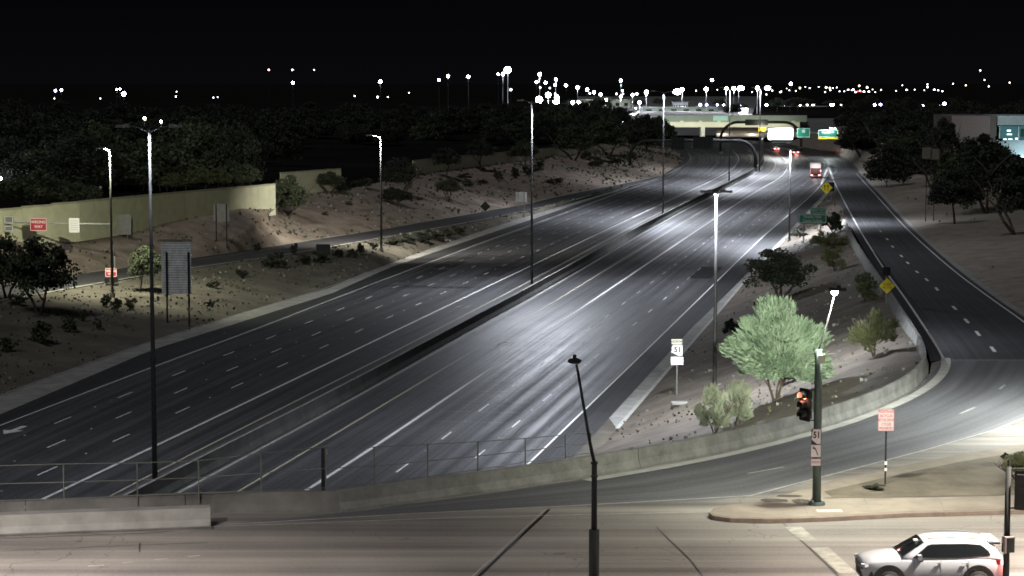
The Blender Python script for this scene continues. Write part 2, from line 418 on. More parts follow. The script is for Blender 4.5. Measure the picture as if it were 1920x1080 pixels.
# lane arrow at the far left
ap = G(28, 806, ZF); ad = (T1[1] - T1[0]).normalized(); as_ = Vector((ad.y, -ad.x, 0))
def arr(u, v): return ap + as_ * u + ad * v + Vector((0, 0, .012))
av = [arr(-.22, 1.6), arr(.22, 1.6), arr(.22, -.2), arr(.75, -.2), arr(0, -1.8), arr(-.75, -.2), arr(-.22, -.2)]
mesh('lane_arrow', av, [(0, 1, 2, 6), (5, 3, 4)], M_WHITE, freeway)

# gutters
g = loft('gutter', [extend(SLU, 60), extend(SLL, 60)], 80, M_CONC, sub=1)
for v in g.data.vertices: v.co.z += .03
SRLx = extend(SRL, 0); loft('verge', [[SRL[0] - (SRL[1] - SRL[0]).normalized() * 50, SRL[0]], [SRR[0] - (SRR[1] - SRR[0]).normalized() * 50, SRR[0]]], 8, M_DIRTD); g2 = loft('gutter', [SRL, SRR], 80, M_CONC, sub=1)
for v in g2.data.vertices: v.co.z += .03
strip('gutter_kerb', smooth_line(SRR), .28, M_KERB, .06, None, kind='structure')
strip('gutter_kerb', smooth_line(SLU), .25, M_CONC, .06, None, kind='structure')

# median barrier
med = thing('median_barrier', 'long low concrete barrier running up the middle of the freeway', 'barrier', (0, 0, 0))
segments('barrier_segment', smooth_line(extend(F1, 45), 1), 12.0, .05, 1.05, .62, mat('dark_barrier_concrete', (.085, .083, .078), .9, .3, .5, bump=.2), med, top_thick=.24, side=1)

strip('pale_lit_top', [p + Vector((-.31, .07, 1.05)) for p in smooth_line(extend(F1, 40), 1)], .2, M_CONC, .012, med)  # paler strip puts the lit top edge of the barrier into colour
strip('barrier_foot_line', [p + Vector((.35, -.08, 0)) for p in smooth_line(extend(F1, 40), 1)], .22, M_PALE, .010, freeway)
# southbound exit ramp
IR = P([(-300, 610), (0, 566), (210, 527), (380, 500), (536, 479), (621, 463), (691, 451), (828, 427), (994, 395), (1176, 351)], zoff)
OR = P([(-300, 570), (0, 536), (150, 514), (240, 501), (365, 484), (440, 473), (731, 428), (994, 382), (1035, 371), (1176, 343)], zoff)
IR.append(G(1243, 334, ZF - .02)); OR.append(G(1243, 329, ZF - .02))
ramp_sb = loft('exit_ramp', [IR, OR], 120, M_RAMP, sub=1)
strip('kerb', smooth_line(OR), .35, M_KERB, .08, ramp_sb)
strip('kerb', smooth_line(IR), .35, M_KERB, .08, ramp_sb)
# planting strip between exit ramp and freeway
pl = [SLU[0] + (SLU[0] - SLU[1]).normalized() * 40] + SLU
loft('planting_strip', [resample(extend(SLU, 40), 11), resample(IR[:-1], 11)], 90, M_DIRTD, sub=8, bump=.7, bulge=.25)
# wall foot line and hillside
WA = [(-300, 500, -1.3), (0, 452, -1.2), (140, 441, -1.2), (333, 413, -1.1), (517, 392, -1.0)]
WB = [(527, 366, -1.3), (640, 357, -1.3)]
WC = [(775, 328, -1.0), (880, 314, -1.8), (985, 301, -2.3), (1115, 284, -3.4), (1160, 278, -3.6)]
wa = [G(x, y, z) for x, y, z in WA]; wb = [G(x, y, z) for x, y, z in WB]; wc = [G(x, y, z) for x, y, z in WC]
hl = [OR[0], OR[1], OR[4], OR[5], G(600, 449, zoff), OR[6], G(870, 404, zoff), OR[7], OR[8], OR[9], OR[10]] + P([(1279, 305), (1282, 292), (1262, 280), (1225, 268)], ZF)
hu = [wa[0], wa[1], wa[3], wa[4], wb[0], wb[1], wc[0], wc[1], wc[2], G(1050, 292, -2.9), wc[3], G(1140, 281, -3.5), wc[4], G(1150, 272, -3.6), G(1140, 266, -3.6)]
loft('hillside', [hl, hu], 150, M_DIRT, sub=12, paired=True, bump=1.0, bulge=.2)
# ground behind the walls
hz = [Vector((-140, 120, -1.4)), Vector((-260, 200, -1.0)), Vector((-300, 300, .5)), Vector((-400, 380, 0)), Vector((-420, 500, 0)), Vector((-400, 600, -.5)), Vector((-350, 700, -1)), Vector((-300, 850, -1)), Vector((-250, 950, -1)), Vector((-200, 1000, -.7)), Vector((-150, 1010, -.6)), Vector((-100, 1012, -.6)), Vector((0, 1014, -.6)), Vector((40, 1016, -.6)), Vector((60, 1016, -.6))]
loft('neighbourhood_ground', [hu, hz], 80, M_BASE, sub=8, paired=True, bump=.8)

# northbound entrance ramp
RL = P([(1770, 674), (1762, 657), (1729, 607), (1698, 560), (1655, 502), (1598, 408), (1562, 337)], zon)
RR = P([(2010, 674), (1920, 603), (1858, 560), (1780, 502), (1700, 430), (1655, 380), (1606, 326)], zon)
SRo = P([(2060, 674), (1926, 592), (1878, 560), (1799, 502), (1716, 430), (1666, 378), (1613, 322)], zon)
RLi = P([(1745, 678), (1738, 655), (1708, 607), (1678, 560), (1638, 502), (1590, 415), (1560, 345)], zon)
ramp_nb = loft('entrance_ramp', [RLi, RL, RR, SRo], 90, M_RAMP, sub=1, paired=True)
strip('white_edge_line', smooth_line(RL), .16, M_WHITE, .01, ramp_nb)
strip('white_edge_line', smooth_line(RR), .14, M_WHITE, .01, ramp_nb)
strip('gutter', smooth_line(SRo), .9, M_CONC, .03, ramp_nb)
for (x0, y0, x1, y1) in ((1858, 650, 1866, 660), (1830, 621, 1837, 630), (1809, 598, 1816, 606), (1786, 574, 1793, 581), (1754, 539, 1759, 545), (1735, 522, 1740, 527), (1717, 508, 1722, 512), (1700, 491, 1704, 495), (1688, 478, 1692, 482), (1672, 461, 1675, 464), (1662, 447, 1665, 450), (1650, 432, 1652, 435)):
    strip('lane_dash', [G(x0, y0, zon), G(x1, y1, zon)], .22, M_WHITE, .011, ramp_nb)
gore = P([(1540, 345), (1553, 311)], ZF); strip('gore_line', gore, .5, M_WHITE, .012, ramp_nb)
strip('gore_line', P([(1553, 311), (1562, 336)], ZF), .5, M_WHITE, .012, ramp_nb)

mg = flat('merge_area', P([(1535, 352), (1580, 352), (1618, 330), (1604, 306), (1585, 291), (1540, 280), (1500, 300)], ZF - .008), M_FW)
# cross street on the bridge and the turn lane
BB = P([(-260, 985), (0, 975), (391, 961), (640, 960), (653, 958), (900, 925), (1140, 889), (1300, 860), (1433, 831), (1533, 804), (1600, 784), (1683, 750), (1725, 722), (1743, 700), (1747, 680)])
flat('cross_street', [Vector((-60, 20, -.004)), Vector((-60, 76, -.004))] + [Vector((p.x, p.y, -.004)) for p in BB[1:]] + P([(1770, 674), (2060, 674)]) + [Vector((75, 125, 0)), Vector((75, 20, 0))], M_BELL)
# turn lane sheet, darker blue-grey asphalt
TLn = P([(640, 962), (900, 928), (1140, 892), (1300, 863), (1433, 834), (1533, 807), (1600, 787), (1683, 753), (1727, 724), (1747, 700), (1768, 676)])
TLf = P([(420, 984), (1000, 950), (1320, 940), (1430, 928), (1550, 892), (1700, 853), (1840, 816), (1920, 785), (2000, 750), (2040, 720), (2055, 676)])
tl = loft('turn_lane', [TLn, TLf], 60, M_TURN, sub=4, paired=True)
strip('white_edge_line', smooth_line(TLf), .13, M_PALE, .010, tl)
strip('white_edge_line', smooth_line(P([(392, 988), (640, 978), (1000, 966), (1330, 960)])), .12, M_PALE, .010, tl)
lk = P([(1100, 902), (1300, 868), (1433, 838), (1533, 811), (1600, 791), (1672, 763), (1720, 740), (1752, 718), (1768, 700), (1774, 686), (1773, 672)])
strip('kerb_apron', smooth_line(lk), .55, M_KERB, .03, tl, step=1.5)
for (x0, y0, x1, y1) in ((1800, 776, 1828, 764), (1874, 730, 1884, 722), (1402, 888, 1470, 876)):
    strip('lane_dash', [G(x0, y0), G(x1, y1)], .14, M_PALE, .012, tl)
for a, b in (((1030, 955), (893, 1085)),): 
    strip('expansion_joint', [G(*a), G(*b)], .13, M_BLACK, .006, None, kind='structure')
    strip('expansion_joint', [G(a[0] - 7, a[1]), G(b[0] - 12, b[1])], .05, M_PALE, .006, None, kind='structure')
for ln_ in ([(1230, 988), (1262, 1020), (1295, 1050), (1320, 1085)], [(1465, 978), (1500, 1012), (1560, 1068), (1575, 1085)], [(0, 1010), (270, 1000), (400, 990)], [(0, 1034), (260, 1022), (390, 1018)], [(262, 1018), (262, 1035)]):
    strip('pavement_crack', P(ln_), .045, M_BLACK, .006, None, kind='structure', step=1)
for (x0, y0, x1, y1) in ((1487, 988, 1515, 1013), (1537, 1027, 1590, 1075)):
    strip('crosswalk_bar', [G(x0, y0), G(x1, y1)], .62, mat('worn_cream_paint', (.36, .345, .30), .7, .35, 2.5, detail=6), .012, None, kind='structure', step=1)
for (x0, y0, x1, y1) in ((165, 1062, 195, 1060), (230, 1056, 250, 1054), (290, 1050, 315, 1048), (352, 1044, 375, 1042)):
    strip('lane_dash', [G(x0, y0), G(x1, y1)], .12, M_PALE, .012, None, kind='structure', step=1)
# kerbed corner island
isl = [(1332, 967), (1338, 960), (1365, 954), (1420, 948), (1480, 932), (1560, 908), (1700, 878), (1800, 858), (1920, 838), (2150, 790), (2150, 956), (1920, 960), (1700, 966), (1550, 974), (1440, 978), (1370, 976), (1340, 972)]
island = flat('corner_sidewalk', P(isl), mat('sidewalk_concrete', (.235, .20, .165), .9, .2, .9, detail=7), thick=.15)
kerb = flat('sidewalk_kerb', P([(1329, 968), (1337, 975), (1369, 979.5), (1440, 981.5), (1550, 978), (1700, 970), (1920, 964), (2150, 960), (2150, 956), (1920, 959.8), (1700, 965.8), (1550, 973.8), (1440, 977.8), (1370, 975.8), (1340, 971.8), (1332, 966.8)]), mat('red_worn_kerb', (.20, .155, .125), .8, .25, 2), thick=.153)
strip('sidewalk_edge', P([(1545, 934), (1700, 932), (1920, 928), (2100, 923)], .155), .09, M_DIRTD, .01, None, step=1, kind='structure')
gr = flat('gravel_bed', P([(1545, 921), (1600, 909), (1700, 886), (1800, 866), (1920, 846), (2150, 800), (2150, 921), (1920, 927), (1700, 931), (1560, 933)], .165), mat('verge_soil', (.08, .066, .05), .95, scale=.6, col2=(.19, .16, .12), detail=9, bump=.5))
for x in (1500, 1620, 1760, 1880):
    strip('sidewalk_joint', P([(x, 934), (x + 14, 964)], .155), .03, M_CONCD, .006, island)
MB().box(G(1555, 958, .155), (.95, .42, .02)).build('utility_cover', mat('pale_cover', (.5, .48, .36), .7), island)
for (x, y, sx, sy) in ((1448, 938, .9, .5), (1500, 940, .5, .8), (1478, 930, .7, .35)):
    mb = MB(); c = G(x, y, .157); rr_ = [(math.cos(a * .7) * sx * rnd.uniform(.5, 1.), math.sin(a * .7) * sy * rnd.uniform(.5, 1.)) for a in range(9)]
    mesh('dark_blotch', [c + Vector((a, b, .004)) for a, b in rr_], [tuple(range(9))], mat('dark_brown_blotch', (.06, .05, .04), .9, .3, 3), island)  # irregular blotches darker than the sidewalk around them

# barrier along the turn lane, with segments, and the bridge parapet
bar = thing('turn_lane_barrier', 'curving pale concrete barrier along the far side of the turn lane', 'barrier')
bl = resample(smooth_line(P([(640, 961), (900, 925), (1140, 889), (1300, 860), (1433, 831), (1533, 804), (1600, 784), (1683, 750), (1725, 722), (1742, 700), (1741, 682)]) + P([(1731, 655), (1700, 607), (1670, 560), (1630, 502), (1600, 450), (1585, 415)], zon), 2), 97)
for i in range(16):
    s = [p.copy() for p in bl[i * 6:i * 6 + 7]]; s[0] += (s[1] - s[0]).normalized() * .02; s[-1] += (s[-2] - s[-1]).normalized() * .02
    wallstrip('barrier_segment', s, .82 if i < 11 else .82 - (i - 10) * .09, .46, mat('barrier_concrete', (.20, .197, .18), .9, .35, .9, bump=.25), bar, top_thick=.22, side=1)
par = thing('bridge_parapet', 'grey concrete parapet along the far edge of the bridge at left', 'barrier')
pp = P([(-260, 990), (0, 982), (200, 972), (391, 962), (520, 961), (640, 960)])
segments('parapet_segment', pp, 5.5, .03, .78, .35, M_CONCD, par, top_thick=.28, side=1)
nb = thing('near_barrier_block', 'thick pale concrete barrier block at lower left ending squarely beside the street', 'barrier')
wallstrip('block', P([(-260, 1020), (0, 1005), (150, 999), (395, 990)]), .72, .85, M_CONC, nb, top_thick=.62, side=1)
wallstrip('footing', P([(-260, 1023), (0, 1008), (150, 1002), (398, 993)]), .10, .12, M_CONCD, nb, side=1)
# planting triangle between freeway and entrance ramp
SRRx = extend(SRR, 40)
LT = P([(1557, 352), (1535, 385), (1480, 441), (1407, 515), (1370, 561), (1300, 641), (1230, 722), (1157, 806)], ZF) + [SRR[0] + (SRR[0] - SRR[1]).normalized() * 6, SRR[0] + (SRR[0] - SRR[1]).normalized() * 45 + Vector((-6, 0, 0))]
RTp = [G(1566, 352, zon), G(1583, 400, zon), G(1606, 452, zon), G(1650, 535, zon), G(1700, 610, zon), G(1724, 665, lambda Y: zon(Y) + .35), G(1735, 690, .45), G(1560, 800, -1.2), G(1340, 850, -2.5), G(1120, 890, -4.5)]
loft('planting_triangle', [LT, RTp], 120, mat('triangle_soil', (.055, .046, .034), .95, scale=.45, col2=(.15, .122, .095), detail=9, bump=.6), sub=14, paired=True, bump=.35)
ab = [(p + Vector((0, 0, 0))) for p in RTp[-4:]]
# right slope beyond the entrance ramp
ro = [p.copy() for p in SRo]
out = [Vector((p.x + 14 + 8 * k * 0, p.y + 6, p.z + 1.5)) for k, p in enumerate(ro)]
out2 = [Vector((p.x + 45, p.y + 22, p.z + 3.6)) for p in ro]
out3 = [Vector((p.x + 260, p.y + 60, 2.0)) for p in ro]
out.append(G(1640, 300, -5.4)); ro2 = ro + P([(1594, 301), (1564, 288), (1516, 278), (1470, 269)], ZF)
o1 = out[:-1] + [G(1650, 306, -4.0), G(1625, 284, -3), G(1560, 268, -4), G(1500, 260, -5)]
o2 = out2 + [G(1760, 300, -1), G(1730, 275, 0), G(1620, 252, -1.5), G(1520, 250, -4)]
o3 = out3 + [Vector((330, 640, 1)), Vector((350, 800, .5)), Vector((360, 1000, -.5)), Vector((200, 1010, -.6))]
loft('right_slope', [ro2, o1, o2, o3], 110, M_SAND, sub=7, paired=True, bump=.5)

# ------------------------------------------------------------------ picking the ground through a pixel
bpy.context.view_layer.update()
vv, ff = [], []
for o in GROUND:
    b0 = len(vv); vv += [o.matrix_world @ v.co for v in o.data.vertices]; ff += [tuple(b0 + i for i in p.vertices) for p in o.data.polygons]
BVH = BVHTree.FromPolygons([tuple(v) for v in vv], ff)
def H(px, py, extra=0):
    d = ray(px, py).normalized(); h = BVH.ray_cast(C0, d)
    return h[0] if h[0] is not None else C0 + d * 1000
def HZ(x, y):
    h = BVH.ray_cast(Vector((x, y, 60)), Vector((0, 0, -1))); return h[0].z if h[0] is not None else 0

# ------------------------------------------------------------------ weeds and stones nobody could count
def scatter(name, obj, n, smin, smax, m, seed):
    r = random.Random(seed); me = obj.data; ps = list(me.polygons); co = [v.co for v in me.vertices]
    cum = []; a = 0
    for p in ps:
        cd_ = (co[p.vertices[0]]).y; a += p.area / max(60, cd_) ** 1.0; cum.append(a)
    import bisect
    v, f = [], []
    for _ in range(n):
        p = ps[min(bisect.bisect(cum, r.random() * a), len(ps) - 1)]; q = [co[i] for i in p.vertices]
        if len(q) < 4: continue
        u, w_ = r.random(), r.random(); c = q[0].lerp(q[1], u).lerp(q[3].lerp(q[2], u), w_)
        if mnoise.noise(c * .11) < r.uniform(-.5, .3): continue
        s_ = r.uniform(smin, smax) * (1 + max(0, c.y - 200) / 300)
        for k in range(3):
            an = r.uniform(0, 3.14); d = Vector((math.cos(an), math.sin(an), 0)) * s_; b = len(v); t_ = Vector((r.uniform(-.3, .3) * s_, r.uniform(-.3, .3) * s_, s_ * r.uniform(.6, 1.3)))
            v += [c - d * .5 - Vector((0, 0, .03)), c + d * .5 - Vector((0, 0, .03)), c + d * .7 + t_, c - d * .6 + t_ * .8]; f.append((b, b + 1, b + 2, b + 3))
    o = mesh(name, v, f, m, None, 'stuff'); return o
for nm_, nn, a_, b_, mm_ in (('hillside', 2600, .06, .24, M_LF_M), ('planting_strip', 2200, .05, .2, M_LF_M), ('planting_triangle', 1500, .04, .13, M_LF_O), ('right_slope', 1500, .05, .22, M_LF_M), ('gravel_bed', 0, .05, .2, M_LF_O)):
    if nn: scatter('ground_weeds', bpy.data.objects[nm_], nn, a_, b_, mm_, nn)
for nm_, nn in (('hillside', 1500), ('planting_strip', 700), ('planting_triangle', 700), ('right_slope', 900)):
    scatter('scattered_stones', bpy.data.objects[nm_], nn, .05, .2, M_CONC, nn + 1)
# ------------------------------------------------------------------ light
def spot(loc, power, col=(.86, .90, 1.0), cone=150, blend=.7, name='lamp_light', parent=None, tilt=(0, 0), r=.25):
    l = bpy.data.lights.new(name, 'SPOT'); l.energy = power; l.color = col; l.spot_size = R(cone); l.spot_blend = blend; l.shadow_soft_size = r
    o = link(bpy.data.objects.new(name, l), parent); o.location = loc; o.rotation_euler = (tilt[0], tilt[1], 0); return o
def point(loc, power, col=(.88, .9, 1), parent=None, r=.4):
    l = bpy.data.lights.new('lamp_light', 'POINT'); l.energy = power; l.color = col; l.shadow_soft_size = r
    o = link(bpy.data.objects.new('lamp_light', l), parent); o.location = loc; return o
def freeway_lamp(px, pyb, pyt, label, group, arms=((1, 1),), power=30000, col=(.84, .89, 1.0), z=ZF, lit=None, base=None, r0=.16, lean=0, cone=150, blend=.7, mm=None, tilt=(0, 0)):
    p = base or (G(px, pyb, z) if z is not None else H(px, pyb)); top = zat(p, pyt)
    h = top - p.z
    t = thing('light_pole', label, 'light pole', p, 0, group); mm = mm or M_POLE
    MB().tube([(0, 0, -.6), (0, 0, h * .33), (lean * .4, 0, h * .66), (lean, 0, h)], [r0, r0 * .82, r0 * .62, r0 * .42], 12).build('pole', mm, t, smooth=True)
    MB().tube([(0, 0, -.5), (0, 0, .5)], [r0 * 1.7, r0 * 1.7], 12).build('base', M_CONCD, t)
    MB().tube([(0, 0, h * .36), (0, 0, h * .36 + .25)], r0 * .95, 10).build('collar', mm, t)
    for (sx, ln, *pw) in arms:
        pw_ = pw[0] if pw else power
        MB().tube([(lean, 0, h - .25), (lean + sx * ln * .5, 0, h + .02), (lean + sx * ln, 0, h + .1)], [.06, .05, .04], 8).build('arm', mm, t)
        hd = MB().box((lean + sx * (ln + .3), 0, h + .1), (.75, .36, .14)); hd.box((lean + sx * (ln + .05), 0, h + .16), (.3, .22, .14))
        hdo = hd.build('lamp_head', M_SBACK, t)
        if lit and sx > 0: MB().ball((lean + sx * (ln + .3), 0, h - .02), .22 * lit, 10, 8, (1, .6, .7)).build('lens', M_LAMPW, hdo)
        spot((lean + sx * (ln * .62), -.15, h - .12), pw_, col, cone, blend, parent=t, tilt=tilt)
    return t, p, h
freeway_lamp(291, 922, 240, 'tall freeway light pole nearest the bridge, at left, standing in the median', None, ((-1, 1.2), (1, 1.2)), 2200)
freeway_lamp(997, 540, 190, 'tall median light pole beside the first bend, with a glaring white lamp', None, ((-1, 1.0, 300), (1, 2.4, 34000)), 24000, lit=1.6, cone=172, blend=1, tilt=(R(-14), R(-16)))
freeway_lamp(1243, 404, 172, 'tall median light pole with the brightest lamp flare, in front of the far overpass', None, ((-1, 1.6, 18000), (1, 2.0, 40000)), 60000, lit=3.0)
freeway_lamp(1367, 344, 165, 'fourth median light pole, just left of the arched sign gantry leg', None, ((-1, 1.7, 22000), (1, 2.2, 36000)), 60000, lit=3.2)
freeway_lamp(1424, 322, 165, 'farthest median light pole, rising behind the right leg of the sign gantry', None, ((-1, 1.6, 34000), (1, 1.6, 20000)), 50000, lit=3.2)
freeway_lamp(1339, 815, 362, 'light pole standing behind the turn lane barrier next to pale sage bushes', None, ((-1, .35, 24000), (1, .35, 2500)), 60000, lit=None, z=None, base=G(1339, 808, -6.4), cone=152)  # right arm and its lamp are added to brighten the palo verde
freeway_lamp(1480, 456, 278, 'roadside light pole beyond the green guide sign', None, ((-1, 1.6, 46000), (1, 1.2, 5000)), 60000, cone=155)  # right arm and its lamp are added to brighten the right slope
freeway_lamp(715, 472, 255, 'light pole standing in the planting strip left of the freeway', None, ((-1, 1.2),), 30000, col=(1, .96, .86), z=None, tilt=(R(55), R(-12)), blend=1, cone=160)
freeway_lamp(211, 558, 280, 'light pole beside the wrong way signs at left', None, ((-1, .7),), 22000, col=(1, 1.0, .76), z=None, tilt=(R(46), 0), cone=178, blend=1)

# ------------------------------------------------------------------ vegetation
def crown_mesh(name, n, seed, leaf, clumps, mat_, flat_=.8, feather=False, hollow=.35, droop=0, cmin=.14, cmax=.34):
    rg = np.random.RandomState(seed)
    d = rg.normal(size=(clumps, 3)); d /= np.linalg.norm(d, axis=1)[:, None]
    rad = (hollow + (1 - hollow) * rg.rand(clumps) ** .6)[:, None]
    c = d * rad * np.array([.78, .78, .72]); c[:, 2] = np.where(c[:, 2] < -.35, -.35 - (c[:, 2] + .35) * .3, c[:, 2])
    cr = rg.uniform(cmin, cmax, clumps)
    k = rg.randint(0, clumps, n); off = rg.normal(size=(n, 3)); off /= np.linalg.norm(off, axis=1)[:, None]
    off *= (rg.rand(n) ** .45)[:, None]
    pos = c[k] + off * cr[k][:, None] * np.array([1, 1, .75])
    pos[:, 2] -= droop * (pos[:, 0] ** 2 + pos[:, 1] ** 2)
    if feather:
        dr = pos + np.array([0, 0, .45]); dr /= np.linalg.norm(dr, axis=1)[:, None]; dr += rg.normal(size=(n, 3)) * .35
    else:
        dr = rg.normal(size=(n, 3))
    dr /= np.linalg.norm(dr, axis=1)[:, None]
    sd = np.cross(dr, rg.normal(size=(n, 3))); sd /= np.linalg.norm(sd, axis=1)[:, None]
    L = leaf * rg.uniform(.6, 1.5, n)[:, None]; W = L * (.16 if feather else .42); L = L * (2.2 if feather else 1)
    v = np.empty((n, 4, 3)); v[:, 0] = pos - dr * L * .5; v[:, 1] = pos + sd * W; v[:, 2] = pos + dr * L * .5; v[:, 3] = pos - sd * W
    v = v.reshape(-1, 3)
    me = bpy.data.meshes.new(name); me.vertices.add(n * 4); me.vertices.foreach_set('co', v.ravel())
    me.loops.add(n * 4); me.loops.foreach_set('vertex_index', np.arange(n * 4)); me.polygons.add(n)
    me.polygons.foreach_set('loop_start', np.arange(n) * 4); me.polygons.foreach_set('loop_total', np.full(n, 4)); me.update(calc_edges=True)
    me.materials.append(mat_); return me
CR = {}
for key, m_ in (('dark', M_LF_D), ('mesq', M_LF_M), ('olive', M_LF_O), ('sage', M_LF_S)):
    CR[key] = [crown_mesh('crown', 9000, 10 + s + len(key), .07, 60, m_, droop=.1, hollow=.25) for s in range(3)]
CR['palo'] = [crown_mesh('crown', 30000, 5, .06, 80, M_LF_P, feather=True, hollow=.25, droop=.18, cmin=.10, cmax=.30)]
CR['bush'] = [crown_mesh('foliage', 1500, 40 + s, .13, 16, M_LF_M, hollow=.2) for s in range(3)]
CR['bushd'] = [crown_mesh('foliage', 1500, 50 + s, .13, 16, M_LF_D, hollow=.2) for s in range(3)]
CR['busho'] = [crown_mesh('foliage', 2200, 60 + s, .10, 18, M_LF_O, feather=True, hollow=.2) for s in range(3)]
CR['bushs'] = [crown_mesh('foliage', 4500, 70 + s, .09, 22, M_LF_S, feather=True, hollow=.3) for s in range(3)]
def trunk_mesh(seed, stems):
    r = random.Random(seed); mb = MB()
    for s in range(stems):
        a = r.uniform(0, 6.28); sp = .12 + .25 * (stems > 1)
        pts = [(0.03 * s, 0, -.08)]; x = y = 0
        for k in range(1, 5):
            x += math.cos(a) * sp * r.uniform(.4, 1.2); y += math.sin(a) * sp * r.uniform(.4, 1.2); pts.append((x, y, k * .25))
        mb.tube(pts, [.05, .04, .03, .022, .012], 6)
        for b in range(3):
            k = r.randint(1, 3); p = Vector(pts[k]); an = r.uniform(0, 6.28)
            mb.tube([p, p + Vector((math.cos(an) * .25, math.sin(an) * .25, .22)), p + Vector((math.cos(an) * .5, math.sin(an) * .5, .38))], [.025, .016, .008], 5)
    o = mb.build('trunk', M_TRUNK); me = o.data; bpy.data.objects.remove(o); return me
TR = {n: [trunk_mesh(s * 7 + n, n) for s in range(3)] for n in (1, 2, 3)}
def tree(px, pyb, x0, x1, y0, y1, kind, label, name='mesquite_tree', stems=2, group=None, base=None, cat='tree', z=None):
    """trunk foot at a pixel on the ground, crown filling the pixel box x0..x1, y0..y1 at that depth"""
    p = base or H(px, pyb)
    cx = (xat(p, x0) + xat(p, x1)) / 2; wx = abs(xat(p, x1) - xat(p, x0)) / 2
    zt, zb = zat(p, y0), zat(p, y1); cz = (zt + zb) / 2; hz_ = abs(zt - zb) / 2
    t = thing(name, label, cat, p, 0, group)
    c = link(bpy.data.objects.new('crown', rnd.choice(CR[kind])), t); c.location = (cx - p.x, 0, cz - p.z + .12 * hz_)
    c.scale = (wx * 1.08, wx * 1.0, hz_ * (1.1 if kind == 'palo' else 1.3)); c.rotation_euler = (0, 0, rnd.uniform(0, 6.28) if abs(wx - hz_) < 9e9 else 0)
    th = max(cz - p.z + .3 * hz_, .5); s_ = link(bpy.data.objects.new('trunk', rnd.choice(TR[stems])), t); kx = .5 if kind == 'palo' else .9; s_.scale = (max(wx * kx, .5), max(wx * kx, .5), th * (.8 if kind == 'palo' else 1))
    s_.rotation_euler = (0, 0, rnd.uniform(0, 6.28)); s_.location = ((cx - p.x) * .15, 0, 0)
    return t
def bush(px, pyb, w_, h_, kind, label, group=None, name='desert_shrub'):
    p = H(px, pyb); sx = w_ / F * (p - C0).dot(FV); sz = h_ / F * (p - C0).dot(FV)
    t = thing(name, label, 'shrub', p, rnd.uniform(0, 6), group)
    c = link(bpy.data.objects.new('foliage', rnd.choice(CR[kind])), t); c.scale = (sx / 1.7, sx / 1.7, sz / 1.5); c.location = (0, 0, sz * .45)
    s_ = link(bpy.data.objects.new('stems', rnd.choice(TR[3])), t); s_.scale = (sx * .4, sx * .4, sz * .6)
    return t

# right planting triangle
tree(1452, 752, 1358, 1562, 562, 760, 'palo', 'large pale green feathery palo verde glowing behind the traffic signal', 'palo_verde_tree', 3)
tree(1462, 562, 1390, 1535, 468, 552, 'dark', 'dark mesquite tree with bare lower trunks beside the freeway gutter', 'mesquite_tree', 3)
bush(1340, 812, 70, 95, 'bushs', 'pale sage bush hugging the foot of the light pole')
bush(1382, 796, 62, 90, 'bushs', 'pale sage bush right of the light pole, under the palo verde')
bush(1432, 584, 56, 34, 'bushd', 'low dark shrub under the dark mesquite')
bush(1371, 628, 40, 36, 'bushd', 'small dark shrub just left of the palo verde crown')
bush(1626, 566, 66, 58, 'bush', 'rounded grey green bush just left of the yellow ramp sign')
bush(1640, 668, 92, 112, 'busho', 'tall olive bush inside the curve of the ramp barrier')
bush(1566, 508, 50, 50, 'busho', 'olive bush on the bare ground right of the dark mesquite')
bush(1552, 470, 70, 46, 'busho', 'low olive bush halfway between guide sign and mesquite')
bush(1563, 436, 44, 46, 'bushd', 'dark spiky shrub right behind the green guide sign')
bush(1500, 445, 34, 20, 'bushd', 'low dark shrub under the green guide sign')
bush(1468, 720, 60, 60, 'busho', 'thin brush under the palo verde crown')
# left side
tree(72, 590, 2, 150, 448, 568, 'mesq', 'round dark tree at the left edge in front of the exit ramp', 'mesquite_tree', 2)
tree(16, 560, -60, 60, 450, 552, 'mesq', 'round tree cut by the left edge of the view', 'mesquite_tree', 2)
tree(262, 546, 236, 306, 466, 528, 'mesq', 'small thin tree just left of the ribbed sign back', 'mesquite_tree', 1)
for (x, y, w_, h_, l) in ((155, 602, 22, 26, 'small round shrub below the round tree'), (184, 618, 18, 26, 'upright small shrub, lowest of the pair near the light pole foot'), (198, 575, 28, 24, 'shrub left of the light pole foot near the wrong way sign'),
                          (218, 584, 30, 26, 'dark shrub right at the light pole foot near the wrong way sign'), (245, 580, 28, 24, 'shrub right of the light pole foot near the wrong way sign'), (76, 644, 60, 44, 'wide straggly shrub below the round tree trunk'),
                          (128, 622, 38, 36, 'loose shrub between the wide straggly one and the small round one'), (14, 660, 40, 30, 'low shrub at the left edge above the freeway gutter'), (36, 572, 40, 24, 'shrub beneath the tree at the left edge')):
    bush(x, y, w_, h_, 'bush', l)
# hillside left of the freeway
tree(538, 408, 500, 582, 330, 402, 'mesq', 'bushy grey green tree at the end of the long yellow wall', 'mesquite_tree', 3)
tree(618, 362, 585, 650, 322, 352, 'mesq', 'low tree in front of the short middle wall', 'mesquite_tree', 3)
tree(750, 372, 705, 785, 300, 352, 'dark', 'dark spreading tree on the slope above the planting strip pole', 'mesquite_tree', 3)
tree(742, 384, 705, 775, 352, 380, 'dark', 'low dark tree in the shade on the slope beside the planting strip pole', 'mesquite_tree', 3)
tree(840, 378, 812, 868, 335, 366, 'mesq', 'half bare mesquite in the middle of the slope', 'mesquite_tree', 3)
tree(835, 332, 805, 870, 278, 316, 'dark', 'wall side tree, second from the left along the far wall', 'mesquite_tree', 1)
tree(900, 320, 872, 935, 262, 300, 'dark', 'wall side tree with a bare trunk against the far wall', 'mesquite_tree', 1)
tree(985, 312, 950, 1015, 262, 302, 'mesq', 'tree against the far wall behind the first bend pole', 'mesquite_tree', 1)
